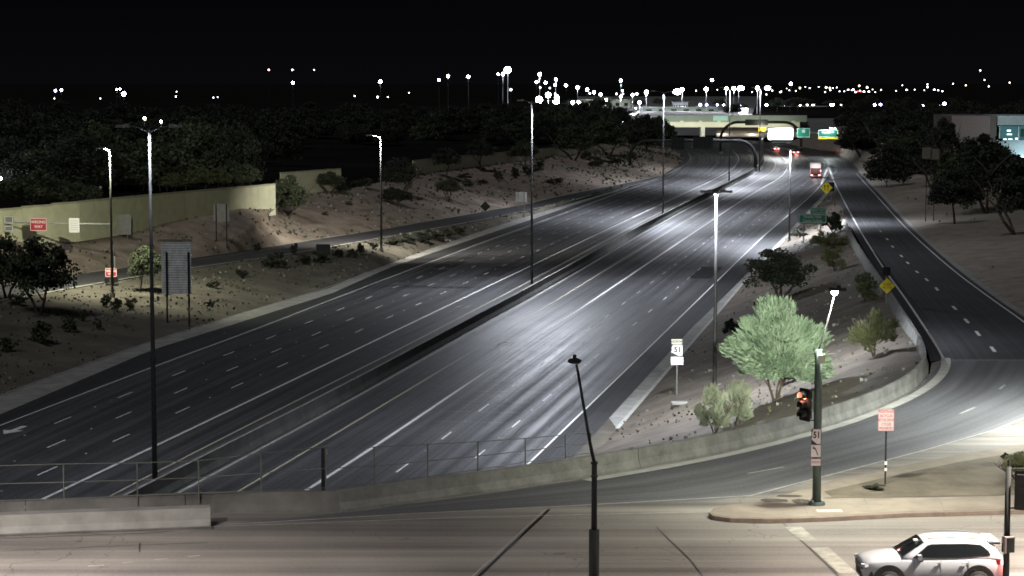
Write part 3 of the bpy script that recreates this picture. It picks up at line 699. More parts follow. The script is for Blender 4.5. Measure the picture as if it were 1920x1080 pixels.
tree(1075, 300, 1030, 1120, 238, 290, 'mesq', 'greenish tree beyond the slope where the wall ends', 'mesquite_tree', 2)
tree(1140, 292, 1095, 1185, 225, 282, 'mesq', 'greenish tree left of the gantry leg', 'mesquite_tree', 2)
tree(1215, 284, 1178, 1262, 218, 278, 'dark', 'dark tree against the left end of the far overpass', 'mesquite_tree', 2)
for k, (x, y, w_, h_) in enumerate(((935, 338, 26, 18), (965, 335, 20, 24), (990, 330, 26, 20), (1010, 322, 24, 16), (1040, 345, 34, 12), (1012, 312, 20, 12), (880, 350, 22, 16), (905, 345, 26, 10), (870, 335, 30, 12), (1120, 312, 40, 24), (1100, 300, 30, 20), (1150, 306, 44, 14), (1185, 300, 36, 16), (640, 360, 36, 18), (680, 352, 40, 20), (655, 385, 18, 10), (610, 404, 14, 9))):
    bush(x, y, w_, h_, 'bushd' if k % 3 else 'bush', 'small desert shrub scattered on the slope left of the freeway', 'shrubs on the left slope')
for k, (x, y, w_, h_) in enumerate(((516, 502, 50, 34), (552, 478, 18, 24), (570, 496, 34, 22), (600, 492, 34, 22), (636, 482, 26, 18), (660, 484, 26, 20), (676, 478, 16, 26), (700, 466, 22, 12), (738, 460, 34, 16), (765, 456, 32, 20), (792, 455, 36, 22), (815, 450, 34, 22), (838, 446, 34, 20), (860, 438, 30, 16), (482, 470, 20, 16), (400, 540, 26, 14), (452, 520, 30, 16), (395, 575, 20, 12))):
    bush(x, y, w_, h_, 'bushd', 'low dark bush in the planting strip beside the exit ramp', 'bushes in the planting strip')
# right slope
tree(1702, 326, 1655, 1745, 250, 318, 'mesq', 'rounded tree at the top of the entrance ramp slope', 'mesquite_tree', 2)
tree(1790, 420, 1733, 1850, 318, 402, 'dark', 'dark low tree on the slope right of the entrance ramp', 'mesquite_tree', 1)
tree(1850, 400, 1775, 1925, 258, 385, 'dark', 'widest dark tree below the building at right', 'mesquite_tree', 2)
tree(1745, 350, 1715, 1800, 275, 340, 'dark', 'dark tree behind the low tree on the right slope', 'mesquite_tree', 2)
tree(1905, 440, 1850, 1990, 300, 420, 'dark', 'dark tree cut by the right edge of the view', 'mesquite_tree', 2)
tree(1615, 292, 1575, 1660, 215, 280, 'dark', 'tall dark tree right of the green signs', 'mesquite_tree', 2)
tree(1655, 300, 1620, 1700, 205, 285, 'dark', 'tall dark tree between green signs and right slope', 'mesquite_tree', 2)
tree(1700, 290, 1665, 1760, 215, 280, 'dark', 'tall dark tree behind the rounded slope tree', 'mesquite_tree', 2)
tree(1905, 900, 1876, 1960, 852, 892, 'olive', 'small bright green plant at the right edge behind the signal', 'desert_plant', 3, cat='plant')
bush(1884, 862, 16, 16, 'bushd', 'tiny dark tuft by the turn lane edge at right')
bush(1640, 918, 46, 12, 'bushd', 'dry weeds at the foot of the prohibition sign')
for (x, y, a, b, c_, d, k, l) in ((1822, 330, 1780, 1870, 262, 318, 'dark', 'dark tree in front of the brick side of the building'), (1875, 345, 1830, 1930, 275, 335, 'dark', 'dark tree under the left end of the teal windows'), (1770, 300, 1735, 1800, 222, 292, 'dark', 'dark tree just left of the brick building'), (1800, 372, 1750, 1885, 278, 372, 'mesq', 'broad tree in the middle of the dark clump on the right slope'), (1660, 345, 1640, 1690, 290, 338, 'dark', 'small dark tree near the top of the entrance ramp'), (1910, 392, 1875, 1960, 312, 380, 'dark', 'dark tree below the lit strip of the building')):
    bb = V(x, y, 385 if x > 1765 and x != 1910 else 470); bb.z = HZ(bb.x, bb.y)
    tree(x, y, a, b, c_, d, k, l, 'mesquite_tree', 2, base=bb)
# trees of the dark neighbourhood
rb = random.Random(11)
for k in range(270):
    px = rb.uniform(-40, 1240); Y = rb.uniform(280, 900) if px < 900 else rb.uniform(620, 960)
    if px < 560 and Y < 300: Y = 300
    p = V(px, 200, Y); p.z = HZ(p.x, p.y)
    h = rb.uniform(6, 12); wd = rb.uniform(5, 9)
    yt = 155 + (CAMZ - p.z - h) * F / Y
    near_wall = wa[4].y + 30 if px < 530 else (620 if px < 1010 else 660)
    if Y < near_wall: continue
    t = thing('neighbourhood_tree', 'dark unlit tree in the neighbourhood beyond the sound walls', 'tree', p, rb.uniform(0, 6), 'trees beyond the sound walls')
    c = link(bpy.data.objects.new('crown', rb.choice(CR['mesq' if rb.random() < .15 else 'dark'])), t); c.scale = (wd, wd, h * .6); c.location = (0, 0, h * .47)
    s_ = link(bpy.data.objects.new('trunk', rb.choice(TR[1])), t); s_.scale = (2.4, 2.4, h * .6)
for (x, y, a, b, c_, d) in ((60, 400, -20, 130, 322, 392), (150, 395, 70, 200, 340, 388), (380, 375, 350, 405, 318, 350), (410, 372, 385, 440, 316, 350), (330, 378, 300, 360, 325, 355), (450, 372, 425, 490, 312, 350)):
    p = V(x, 300, 290 + rnd.uniform(-10, 30)); p.z = HZ(p.x, p.y)
    tree(x, y, a, b, c_, d, 'olive' if x > 300 and x < 430 else 'mesq', 'leafy treetop showing above the long yellow wall', 'yard_tree', 1, 'treetops above the long wall', base=p)
rb = random.Random(23)
for k in range(75):
    px = rb.uniform(1450, 1960); Y = rb.uniform(430, 960); p = V(px, 200, Y); 
    if px < 1600 and Y < 860: continue
    if 1780 < px and Y < 440: continue
    p.z = HZ(p.x, p.y); h = rb.uniform(6, 11); wd = rb.uniform(5, 8)
    t = thing('far_tree', 'dark distant tree on the right beyond the freeway curve', 'tree', p, rb.uniform(0, 6), 'distant trees on the right')
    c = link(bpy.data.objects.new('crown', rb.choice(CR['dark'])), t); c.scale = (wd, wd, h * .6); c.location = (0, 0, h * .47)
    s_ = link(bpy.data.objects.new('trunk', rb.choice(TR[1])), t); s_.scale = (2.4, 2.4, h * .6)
for k in range(34):
    px = rb.uniform(1040, 1900); Y = rb.uniform(1040, 1500); p = V(px, 200, Y); p.z = -.5
    if 1060 < px < 1200 and Y < 1300: continue
    h = rb.uniform(5, 9)
    t = thing('far_tree', 'small dark tree on the lit plain beyond the far overpass', 'tree', p, rb.uniform(0, 6), 'trees beyond the overpass')
    c = link(bpy.data.objects.new('crown', rb.choice(CR['dark'])), t); c.scale = (6, 6, h * .45); c.location = (0, 0, h * .58)
    s_ = link(bpy.data.objects.new('trunk', rb.choice(TR[1])), t); s_.scale = (2.4, 2.4, h * .6)

ORD = ['leftmost', 'second from the left', 'third from the left', 'fourth from the left', 'fifth from the left', 'sixth from the left', 'seventh from the left', 'eighth from the left', 'ninth from the left', 'ninth from the right', 'eighth from the right', 'seventh from the right', 'sixth from the right', 'fifth from the right', 'fourth from the right', 'third from the right', 'second from the right', 'rightmost']
def order_labels(group, phrase):
    q = sorted([o for o in bpy.data.objects if o.get('group') == group], key=lambda o: o.location.x / o.location.y); n = len(q)
    for i, o in enumerate(q): o['label'] = (ORD[i] if i < (n + 1) // 2 else ORD[18 - (n - i)]) + ' of the ' + phrase
order_labels('bushes in the planting strip', 'low bushes between exit ramp and freeway')
order_labels('shrubs on the left slope', 'small shrubs on the wall side slope')
order_labels('treetops above the long wall', 'treetops over the long yellow wall')
# ------------------------------------------------------------------ sound walls
def sound_wall(name, label, pts, tops, panel=4.6):
    t = thing(name, label, 'wall')
    tot = sum((b - a).length for a, b in zip(pts, pts[1:])); n = max(1, round(tot / panel))
    b_ = resample(pts, n + 1); tp = resample(tops, n + 1)
    for i in range(n):
        a, b = b_[i], b_[i + 1]; d = (b - a).normalized(); s = Vector((-d.y, d.x, 0)); top = (tp[i].z + tp[i + 1].z) / 2; lo = min(a.z, b.z) - .8
        g_ = d * .012
        poly = [a + g_, b - g_, b - g_ + s * .2, a + g_ + s * .2]
        v = [Vector((q.x, q.y, lo)) for q in poly] + [Vector((q.x, q.y, top)) for q in poly]
        mesh('wall_panel', v, [(0, 1, 5, 4), (1, 2, 6, 5), (2, 3, 7, 6), (3, 0, 4, 7), (4, 5, 6, 7)], M_WALL, t)
        c = [q - s * .04 for q in (a, b)] + [q + s * .24 for q in (b, a)]
        v = [Vector((q.x, q.y, top + .002)) for q in c] + [Vector((q.x, q.y, top + .22)) for q in c]
        mesh('wall_cap', v, [(0, 1, 5, 4), (1, 2, 6, 5), (2, 3, 7, 6), (3, 0, 4, 7), (4, 5, 6, 7), (3, 2, 1, 0)], M_WALLD, t)
    return t
def tops_for(pts, ys):
    return [Vector((p.x, p.y, zat(p, y))) for p, y in zip(pts, ys)]
sound_wall('sound_wall', 'long yellow green lit sound wall on top of the slope at left', wa, tops_for(wa, [428, 396, 381, 363, 347]))
sound_wall('sound_wall', 'short dim sound wall section behind the low tree in the middle of the slope', wb, tops_for(wb, [326, 318]))
sound_wall('sound_wall', 'distant sound wall section partly hidden by trees with bare trunks', wc, tops_for(wc, [303, 293, 283, 272, 268]))

# ------------------------------------------------------------------ signs
def lettering(txt, size, m, parent, loc, sx=1.0, name='lettering', spacing=1.0, al='CENTER'):
    cu = bpy.data.curves.new(name, 'FONT'); cu.body = txt; cu.size = size; cu.align_x = al; cu.align_y = 'CENTER'; cu.space_line = spacing; cu.materials.append(m)
    cu.offset = size * (.04 if txt == '51' else .015)
    tmp = bpy.data.objects.new('tmp', cu); COL.objects.link(tmp); me = bpy.data.meshes.new_from_object(tmp.evaluated_get(bpy.context.evaluated_depsgraph_get())); bpy.data.objects.remove(tmp)
    if not me.materials: me.materials.append(m)
    o = link(bpy.data.objects.new(name, me), parent); o.location = loc; o.rotation_euler = (math.pi / 2, 0, 0); o.scale = (sx, 1, 1); return o
def rplate(w_, h_, r=.08, n=4):
    pts = []
    for cx, cz, a0 in ((w_ / 2 - r, h_ / 2 - r, 0), (-w_ / 2 + r, h_ / 2 - r, 90), (-w_ / 2 + r, -h_ / 2 + r, 180), (w_ / 2 - r, -h_ / 2 + r, 270)):
        for k in range(n + 1): a = R(a0 + 90 * k / n); pts.append((cx + r * math.cos(a), cz + r * math.sin(a)))
    return pts
def shift(poly, x, z): return [(a + x, b + z) for a, b in poly]
def signbox(px0, px1, py0, py1, Y):
    a, b = V(px0, py0, Y), V(px1, py1, Y); return (a.x + b.x) / 2, (a.z + b.z) / 2, abs(b.x - a.x), abs(a.z - b.z)
def plate(t, cx, cz, w_, h_, m, y=0, name='sign_panel', r=.08, border=None, th=.03):
    o = MB().prism(shift(rplate(w_, h_, min(r, w_ * .2)), cx, cz), y - th / 2, y + th / 2).build(name, m, t)
    if border:
        mb = MB(); bt_ = border[1]; k = w_ / 2 - bt_; q = h_ / 2 - bt_
        for (x, z, a, b) in ((0, q, 2 * k + bt_, bt_), (0, -q, 2 * k + bt_, bt_), (k, 0, bt_, 2 * q - bt_), (-k, 0, bt_, 2 * q - bt_)): mb.box((cx + x, y - th / 2 - .006, cz + z), (a, .008, b))
        mb.build('border', border[0], t)
    return o
def posts(t, xs, z0, z1, m=M_STEEL, r=.05, y=.05):
    for x in xs: MB().tube([(x, y, z0), (x, y, z1)], r, 8).build('post', m, t)

# mast arm with wrong way signs over the exit ramp
pb = H(211, 512); Y = pb.y
t = thing('sign_mast_arm', 'pale grey mast arm reaching left over the exit ramp', 'sign mast', pb)
za = zat(pb, 420) - pb.z
MB().tube([(0, 0, -.5), (0, 0, za + .25)], [.16, .12], 12).build('post', M_STEEL, t, smooth=True)
MB().tube([(0, 0, za), (-4.5, 0, za + .04), (-12, 0, za + .2)], [.11, .09, .06], 10).build('arm', M_STEEL, t, smooth=True)
def sign_at(px0, px1, py0, py1, Y, name, label, m, y_off=0, border=None, group=None, r=.08, cat='sign'):
    cx, cz, w_, h_ = signbox(px0, px1, py0, py1, Y)
    t = thing(name, label, cat, (cx, Y + y_off, cz), 0, group); plate(t, 0, 0, w_, h_, m, border=border, r=r); return t, w_, h_
t, w_, h_ = sign_at(56, 88, 409, 433, Y - .2, 'wrong_way_sign', 'red WRONG WAY sign hanging on the mast arm', M_SIGNR, border=(M_SIGNW, .05))
lettering('WRONG', .42, M_SIGNW, t, (0, -.03, .27), .95); lettering('WAY', .42, M_SIGNW, t, (0, -.03, -.24), .95)
MB().box((0, -.0, h_ / 2 + .1), (1.0, .05, .14)).build('top_bracket', mat('pink_bracket', (.5, .25, .27), .6), t)
t, w_, h_ = sign_at(129, 149, 409, 436, Y - .2, 'sign_plate', 'pale blank sign plate on the mast arm nearest its post', M_SIGNW, border=None)
for k in range(5): MB().box((0, -.022, .5 - .25 * k), (w_ * .8, .006, .03)).build('rib_line', M_SBACK, t)
t, w_, h_ = sign_at(8, 25, 405, 419, Y - .2, 'signal_backplate', 'upper grey plate at the far left end of the mast arm', M_SBACK, border=(M_SIGNW, .06)); 
t, w_, h_ = sign_at(8, 25, 423, 434, Y - .2, 'signal_backplate', 'lower grey plate hanging under the far left end of the mast arm', M_SBACK, border=(M_SIGNW, .06))
pb2 = H(207, 535)
cx, cz, w_, h_ = signbox(197, 219, 503, 519, pb2.y)
t = thing('wrong_way_sign', 'low red WRONG WAY sign on its own post behind the light pole', 'sign', (pb2.x, pb2.y, pb2.z)); 
plate(t, cx - pb2.x, cz - pb2.z, w_, h_, M_SIGNR, border=(M_SIGNW, .04)); lettering('WRONG\nWAY', .3, M_SIGNW, t, (cx - pb2.x, -.03, cz - pb2.z), .9)
posts(t, [cx - pb2.x - .0], -.5, cz - pb2.z + h_ / 2)
for k in (-1, 1): MB().tube([(cx - pb2.x + k * .45, 0, cz - pb2.z - h_ / 2 - .38), (cx - pb2.x + k * .45, .3, cz - pb2.z - h_ / 2 - .38)], .28, 12).build('beacon', M_BLACK, t)
t = thing('marker_post', 'small white delineator beside the low wrong way sign', 'marker', H(215, 505)); MB().box((0, 0, .7), (.14, .05, 1.6)).build('post', M_SIGNW, t)

# backs of signs
pb = H(228, 446); cx, cz, w_, h_ = signbox(211, 246, 402, 440, pb.y)
t = thing('reversed_sign', 'square grey sign back beside the wrong way light pole, in front of the wall', 'sign', pb)
plate(t, cx - pb.x, cz - pb.z, w_, h_, M_SBACK); posts(t, [cx - pb.x - w_ * .3, cx - pb.x + w_ * .3], -.5, cz - pb.z, M_SBACK)
pb = H(415, 457); cx, cz, w_, h_ = signbox(400, 430, 382, 415, pb.y)
t = thing('reversed_sign', 'grey sign back on two dark posts standing on the bare slope', 'sign', pb)
plate(t, cx - pb.x, cz - pb.z, w_, h_, M_SBACK); posts(t, [cx - pb.x - w_ * .33, cx - pb.x + w_ * .33], -.5, cz - pb.z + h_ / 2, M_DSTEEL, .07, y=-.1)
pb = H(330, 606); cx, cz, w_, h_ = signbox(302, 359, 452, 552, pb.y)
t = thing('reversed_guide_sign', 'tall ribbed aluminium back of a guide sign on two dark posts', 'sign', pb)
n = 22
for k in range(n): MB().box((cx - pb.x, rnd.uniform(-.01, .01), cz - pb.z - h_ / 2 + (k + .5) * h_ / n), (w_, .07, h_ / n * .82)).build('slat', mat('ribbed_aluminium', (.78, .78, .76), .6, .3, 1.5), t)
plate(t, cx - pb.x, cz - pb.z, w_ - .1, h_ - .1, M_SBACK, y=.08, r=.02, name='backing', th=.04)
posts(t, [cx - pb.x - w_ * .32, cx - pb.x + w_ * .42], -.8, cz - pb.z + h_ * .3, M_DSTEEL, .09, y=-.15)
MB().box((cx - pb.x, -.1, cz - pb.z + h_ / 2 + .1), (w_ * 1.12, .1, .08)).build('top_rail', M_DSTEEL, t)
pb = H(977, 394); cx, cz, w_, h_ = signbox(967, 988, 360, 378, pb.y)
t = thing('reversed_sign', 'small whitish sign back with two dark bars beside the exit ramp', 'sign', pb)
plate(t, cx - pb.x, cz - pb.z, w_, h_, mat('pale_aluminium', (.5, .5, .48), .5)); posts(t, [cx - pb.x - w_ * .27, cx - pb.x + w_ * .27], -.5, cz - pb.z + h_ / 2, M_SBACK, .07, y=-.08)
pb = H(910, 411); zc = zat(pb, 387) - pb.z; s = .85
t = thing('diamond_sign_back', 'dark diamond sign back between exit ramp and freeway', 'sign', pb)
MB().prism([(0, zc - s), (s, zc), (0, zc + s), (-s, zc)], -.03, .03).build('sign_panel', M_DSTEEL, t); posts(t, [0], -.5, zc, M_SBACK, .05)
pb = H(606, 488); cx, cz, w_, h_ = signbox(593, 619, 458, 479, pb.y)
t = thing('reversed_sign', 'low black sign back among the planting strip bushes', 'sign', pb)
plate(t, cx - pb.x, cz - pb.z, w_, h_, M_DSTEEL); posts(t, [cx - pb.x - w_ * .25, cx - pb.x + w_ * .25], -.5, cz - pb.z, M_DSTEEL)

# route 51 assembly
pb = H(1270, 740); c_ = lambda a, b, c, d: (lambda q: (q[0] - pb.x, q[1] - pb.z, q[2], q[3]))(signbox(a, b, c, d, pb.y))
t = thing('route_sign', 'white route 51 marker with plates above and below beside the northbound lanes', 'sign', pb)
cx, cz, w_, h_ = c_(1259, 1279, 636, 645); plate(t, cx, cz, w_, h_, mat('cream_sheeting', (.55, .53, .40), .6), name='direction_plate', r=.02); lettering('NORTH', .24, M_BLKTX, t, (cx, -.03, cz), .95)
cx, cz, w_, h_ = c_(1258, 1280, 646, 667)
plate(t, cx, cz, w_, h_, M_BLACK, name='shield_backing', r=.02, th=.02)
AZ = [(-.36, .5), (.5, .5), (.5, -.5), (.12, -.5), (-.5, -.2), (-.44, .0), (-.46, .3), (-.36, .36)]
def azplate(t, cx, cz, w_, h_, y, m): return MB().prism([(cx + a * w_ * .94, cz + b * h_ * .94) for a, b in AZ], y - .012, y + .003).build('shield', m, t)
azplate(t, cx, cz, w_, h_, -.02, M_SIGNW); lettering('51', h_ * .68, M_BLKTX, t, (cx + .05, -.045, cz + .03), .95)
cx, cz, w_, h_ = c_(1258, 1281, 669, 684); plate(t, cx, cz, w_, h_, M_SIGNW, name='lower_plate', r=.02)
posts(t, [cx], -.5, cz + .2, M_SBACK, .05)
t = thing('concrete_pad', 'small pale concrete pad lying behind the barrier below the route 51 marker', 'slab', H(1282, 757)); MB().box((0, 0, .05), (1.7, .9, .12)).build('slab', M_CONC, t)

# green guide sign
pb = H(1526, 450); c_ = lambda a, b, c, d: (lambda q: (q[0] - pb.x, q[1] - pb.z, q[2], q[3]))(signbox(a, b, c, d, pb.y))
t = thing('guide_sign', 'green two line guide sign with small plate on top between freeway and ramp', 'sign', pb)
cx, cz, w_, h_ = c_(1497, 1550, 401, 419); plate(t, cx, cz, w_, h_, M_SIGNG, border=(mat('dim_border', (.3, .4, .34), .6), .12), r=.3)
lettering('Paradise Valley', h_ * .42, mat('dim_letters', (.35, .45, .40), .6), t, (cx, -.04, cz + h_ * .19), .72); lettering('Comm College', h_ * .42, MATS['dim_letters'], t, (cx, -.04, cz - h_ * .22), .78)
cx2, cz2, w2, h2 = c_(1519, 1549, 389, 400); plate(t, cx2, cz2, w2, h2, M_SIGNG, name='top_plate', border=(MATS['dim_border'], .08)); lettering('NEXT EXIT', h2 * .6, MATS['dim_letters'], t, (cx2, -.04, cz2), .8)
posts(t, [cx - w_ * .3, cx + w_ * .3], -.5, cz, M_SBACK, .1, y=.12)

# yellow warning signs and ramp meters
def diamond(pb, zc, s, t, sym):
    MB().prism([(0, zc - s), (s, zc), (0, zc + s), (-s, zc)], -.03, .03).build('sign_panel', M_SIGNY, t)
    if sym == 'arrows':
        for k in (-1, 1): MB().box((k * s * .25, -.045, zc - .05 * s), (s * .1, .02, s * .75)).prism([(k * s * .25 - s * .2, zc + s * .2), (k * s * .25 + s * .2, zc + s * .2), (k * s * .25, zc + s * .5)], -.055, -.035).build('arrow_symbol', M_BLKTX, t)
    else:
        lettering('RAMP\nMETER', s * .42, mat('olive_letters', (.4, .33, .02), .6), t, (0, -.045, zc), 1)
pb = H(1549, 385); zc = zat(pb, 352) - pb.z
t = thing('lane_warning_sign', 'yellow diamond sign with two arrows at the tip of the planting triangle', 'sign', pb); diamond(pb, zc, 1.15, t, 'arrows'); posts(t, [0], -.5, zc, M_SBACK, .06)
def meter(px, pyb, py0, py1, label, w_=.42):
    pb = H(px, pyb); z0, z1 = zat(pb, py1) - pb.z, zat(pb, py0) - pb.z
    t = thing('ramp_meter_signal', label, 'signal', pb)
    posts(t, [0], -.4, z0 + .2, M_SBACK, .055)
    MB().prism(shift(rplate(w_ * 1.5, z1 - z0, .06), 0, (z0 + z1) / 2), -.02, .02).build('backplate', M_BLACK, t)
    MB().box((0, .12, (z0 + z1) / 2), (w_, .26, (z1 - z0) * .85)).build('signal_housing', M_BLACK, t)
    return t
meter(1559, 376, 342, 359, 'black ramp meter head right beside the yellow arrow sign', .7)
meter(1661, 570, 501, 517, 'black ramp meter head above the yellow ramp sign', .42)
meter(1667, 352, 323, 335, 'small dark signal head on a post across the ramp on the slope', .6)
pb = H(1661, 572); pb.y -= .4; zc = zat(pb, 536) - pb.z
t = thing('ramp_warning_sign', 'yellow diamond sign on the barrier side of the entrance ramp', 'sign', pb); diamond(pb, zc, .62, t, 'txt'); posts(t, [0], -.5, zc, M_SBACK, .04)
pb = H(1577, 276); zc = zat(pb, 266) - pb.z
t = thing('round_sign_back', 'pale round sign back right of the far green signs', 'sign', pb); MB().tube([(0, 0, zc), (0, .1, zc)], .95, 14).build('sign_panel', M_STEEL, t); posts(t, [0], -.5, zc, M_SBACK, .06)

# prohibition sign
pb = H(1660, 908); c_ = lambda a, b, c, d: (lambda q: (q[0] - pb.x, q[1] - pb.z, q[2], q[3]))(signbox(a, b, c, d, pb.y))
cx, cz, w_, h_ = c_(1647, 1676, 767, 808)
t = thing('prohibition_sign', 'pinkish sign with five red text lines on a thin post at the corner', 'sign', pb)
plate(t, cx, cz, w_, h_, M_SIGNP, border=(M_REDTX, .012), r=.03)
for k, s in enumerate(('PEDESTRIANS', 'BICYCLES', 'MOTOR DRIVEN', 'CYCLES', 'PROHIBITED')): lettering(s, .155, M_REDTX, t, (cx, -.025, cz + h_ * (.38 - .19 * k)), .62 if len(s) > 9 else .75)
posts(t, [0], -.4, cz - h_ / 2 + .1, M_DSTEEL, .035, y=.03)
MB().box((0, -.03, zat(pb, 868) - pb.z), (.10, .03, .14)).box((0, -.03, zat(pb, 880) - pb.z), (.10, .03, .12)).build('sticker', M_SIGNW, t)

# ------------------------------------------------------------------ signal pole at the corner
def curve_tube(mb, pts, r0, r1, n=10, seg=10):
    pts = [Vector(p) for p in pts]; q = []
    for i in range(seg + 1):
        t_ = i / seg; a = [p.copy() for p in pts]
        while len(a) > 1: a = [u.lerp(v, t_) for u, v in zip(a, a[1:])]
        q.append(a[0])
    mb.tube(q, [r0 + (r1 - r0) * i / seg for i in range(seg + 1)], n); return q
pb = H(1531, 946); z_ = lambda y: zat(pb, y) - pb.z; x_ = lambda x: xat(pb, x) - pb.x
t = thing('signal_pole', 'dark green signal pole on the corner with a lit street lamp on a curved arm', 'signal pole', pb)
MB().tube([(0, 0, -.1), (0, 0, z_(700)), (0, 0, z_(655))], [.17, .145, .13], 14).build('pole', M_GSTEEL, t, smooth=True)
MB().tube([(0, 0, 0), (0, 0, .12)], [.34, .30], 14).build('base_flange', M_GSTEEL, t)
for k in range(4): MB().tube([(.24 * math.cos(k * 1.57 + .8), .24 * math.sin(k * 1.57 + .8), .1), (.24 * math.cos(k * 1.57 + .8), .24 * math.sin(k * 1.57 + .8), .2)], .03, 6).build('anchor_bolt', M_STEEL, t)
MB().tube([(0, 0, z_(720)), (0, 0, z_(714))], .165, 14).build('collar', M_GSTEEL, t)
mb = MB(); curve_tube(mb, [(0, 0, z_(658)), (x_(1540), .1, z_(630)), (x_(1553), .2, z_(590)), (x_(1561), .3, z_(552))], .04, .018); mb.build('lamp_arm', M_DSTEEL, t, smooth=True)
MB().box((x_(1567), .3, z_(544)), (.62, .3, .11)).box((x_(1569), .3, z_(539)), (.14, .12, .12)).build('lamp_head', M_DSTEEL, t)
MB().ball((x_(1561.5), .3, z_(549)), .13, 10, 8).build('lens', M_LAMPW, t)
spot((x_(1561), .1, z_(553) - .12), 5200, (.98, 1, .84), 165, .9, parent=t, tilt=(R(25), 0))
MB().tube([(x_(1503), 0, z_(663)), (x_(1562), 0, z_(664))], .022, 6).build('cross_arm', M_DSTEEL, t)
MB().prism(shift(rplate(.25, .32, .03), x_(1535), z_(673)), -.2, -.16).build('small_plate', mat('pale_yellow_plate', (.8, .8, .62), .5), t)
for yy in (731, 788): MB().tube([(x_(1512), 0, z_(yy)), (0, 0, z_(yy))], .022, 6).build('bracket', M_DSTEEL, t)
spot((x_(1561), .5, z_(553) + .1), 105000, (.95, 1, .88), 19, .6, parent=t, tilt=(R(90 - 9.5), 0)).rotation_euler = (Vector((16.6, 148, -3.4)) - Vector((pb.x + x_(1561), pb.y + .5, pb.z + z_(553)))).to_track_quat('-Z', 'Y').to_euler()  # added narrow beam aimed at the palo verde to brighten its crown
# signal head as its own thing hanging on the pole
hp = Vector((pb.x + x_(1506), pb.y, pb.z + z_(759)))
s = thing('traffic_signal', 'three section traffic signal showing red beside the corner pole', 'traffic signal', hp, R(-58))
MB().prism(shift(rplate(.62, 1.24, .06), 0, 0), .0, .03).build('backplate', M_BLACK, s)
for k in (1, 0, -1):
    MB().box((0, .12, k * .36), (.34, .2, .34)).build('signal_section', M_BLACK, s)
    mb = MB(); n = 12; 
    for i in range(n):
        a0, a1 = R(-30 + 240 * i / n), R(-30 + 240 * (i + 1) / n)
        mb.box((.155 * math.cos((a0 + a1) / 2), -.12, k * .36 + .155 * math.sin((a0 + a1) / 2)), (.015, .26, .085), Matrix.Rotation(-(a0 + a1) / 2, 3, 'Y'))
    mb.build('visor', M_BLACK, s)
    MB().tube([(0, -.012, k * .36), (0, .01, k * .36)], .14, 16).build('lens', mat('lit_red_signal', (.8, .2, .1), .4, emit=(1, .25, .12), es=14) if k == 1 else mat('dark_lens', (.05, .03, .02), .2), s)
point((0, -.2, .36), 25, (1, .45, .3), s, .06)
# signs on the pole
t2 = thing('route_sign', 'small white route 51 shield strapped to the corner signal pole', 'sign', (pb.x + x_(1527), pb.y - .2, pb.z + z_(817)))
plate(t2, 0, 0, .36, .60, M_BLACK, name='shield_backing', r=.02, th=.02); MB().prism([(a * .34, b * .56) for a, b in AZ], -.025, -.012).build('shield', M_SIGNP, t2); lettering('51', .34, M_BLKTX, t2, (.02, -.03, .06), .8)
t2 = thing('arrow_sign', 'pinkish sign with slanting black arrow below the small 51 shield', 'sign', (pb.x + x_(1527), pb.y - .2, pb.z + z_(844)))
plate(t2, 0, 0, .36, .46, M_SIGNP, r=.02); MB().box((.02, -.02, -.02), (.035, .01, .3), Matrix.Rotation(R(-22), 3, 'Y')).prism([(-.13, .10), (.02, .04), (-.09, .19)], -.026, -.016).build('arrow', M_BLKTX, t2)
t2 = thing('direction_plate', 'lowest small pink NORTH plate on the corner signal pole', 'sign', (pb.x + x_(1527), pb.y - .2, pb.z + z_(865)))
plate(t2, 0, 0, .36, .26, M_SIGNP, r=.02); lettering('NORTH', .11, M_REDTX, t2, (0, -.025, 0), .85)

# near pole with unlit cobra lamp, in the cross street
pb = Vector((V(1114, 1000, 66).x, 66, 0)); z_ = lambda y: zat(pb, y); x_ = lambda x: xat(pb, x) - pb.x
t = thing('street_light_pole', 'dark leaning street light pole in the foreground, its lamp seen from behind', 'light pole', pb)
MB().tube([(0, 0, -.1), (0, 0, z_(993))], .165, 14).build('lower_shaft', M_DSTEEL, t, smooth=True)
MB().tube([(0, 0, z_(993)), (0, 0, z_(866))], [.095, .085], 12).build('middle_shaft', M_DSTEEL, t, smooth=True)
mb = MB(); mb.tube([(0, 0, z_(868)), (x_(1105), 0, z_(830)), (x_(1093), 0, z_(760)), (x_(1080), .1, z_(684))], [.06, .052, .045, .04], 8); mb.build('leaning_arm', M_DSTEEL, t, smooth=True)
MB().ball((x_(1076), -.1, z_(676)), .22, 12, 8, (1, 1.5, .42)).box((x_(1076), .0, z_(669)), (.1, .12, .14)).build('lamp_head', M_DSTEEL, t, smooth=False)
for yy in (870, 895): MB().tube([(0, 0, z_(yy)), (0, 0, z_(yy) + .07)], .11, 10).build('band', M_DSTEEL, t)

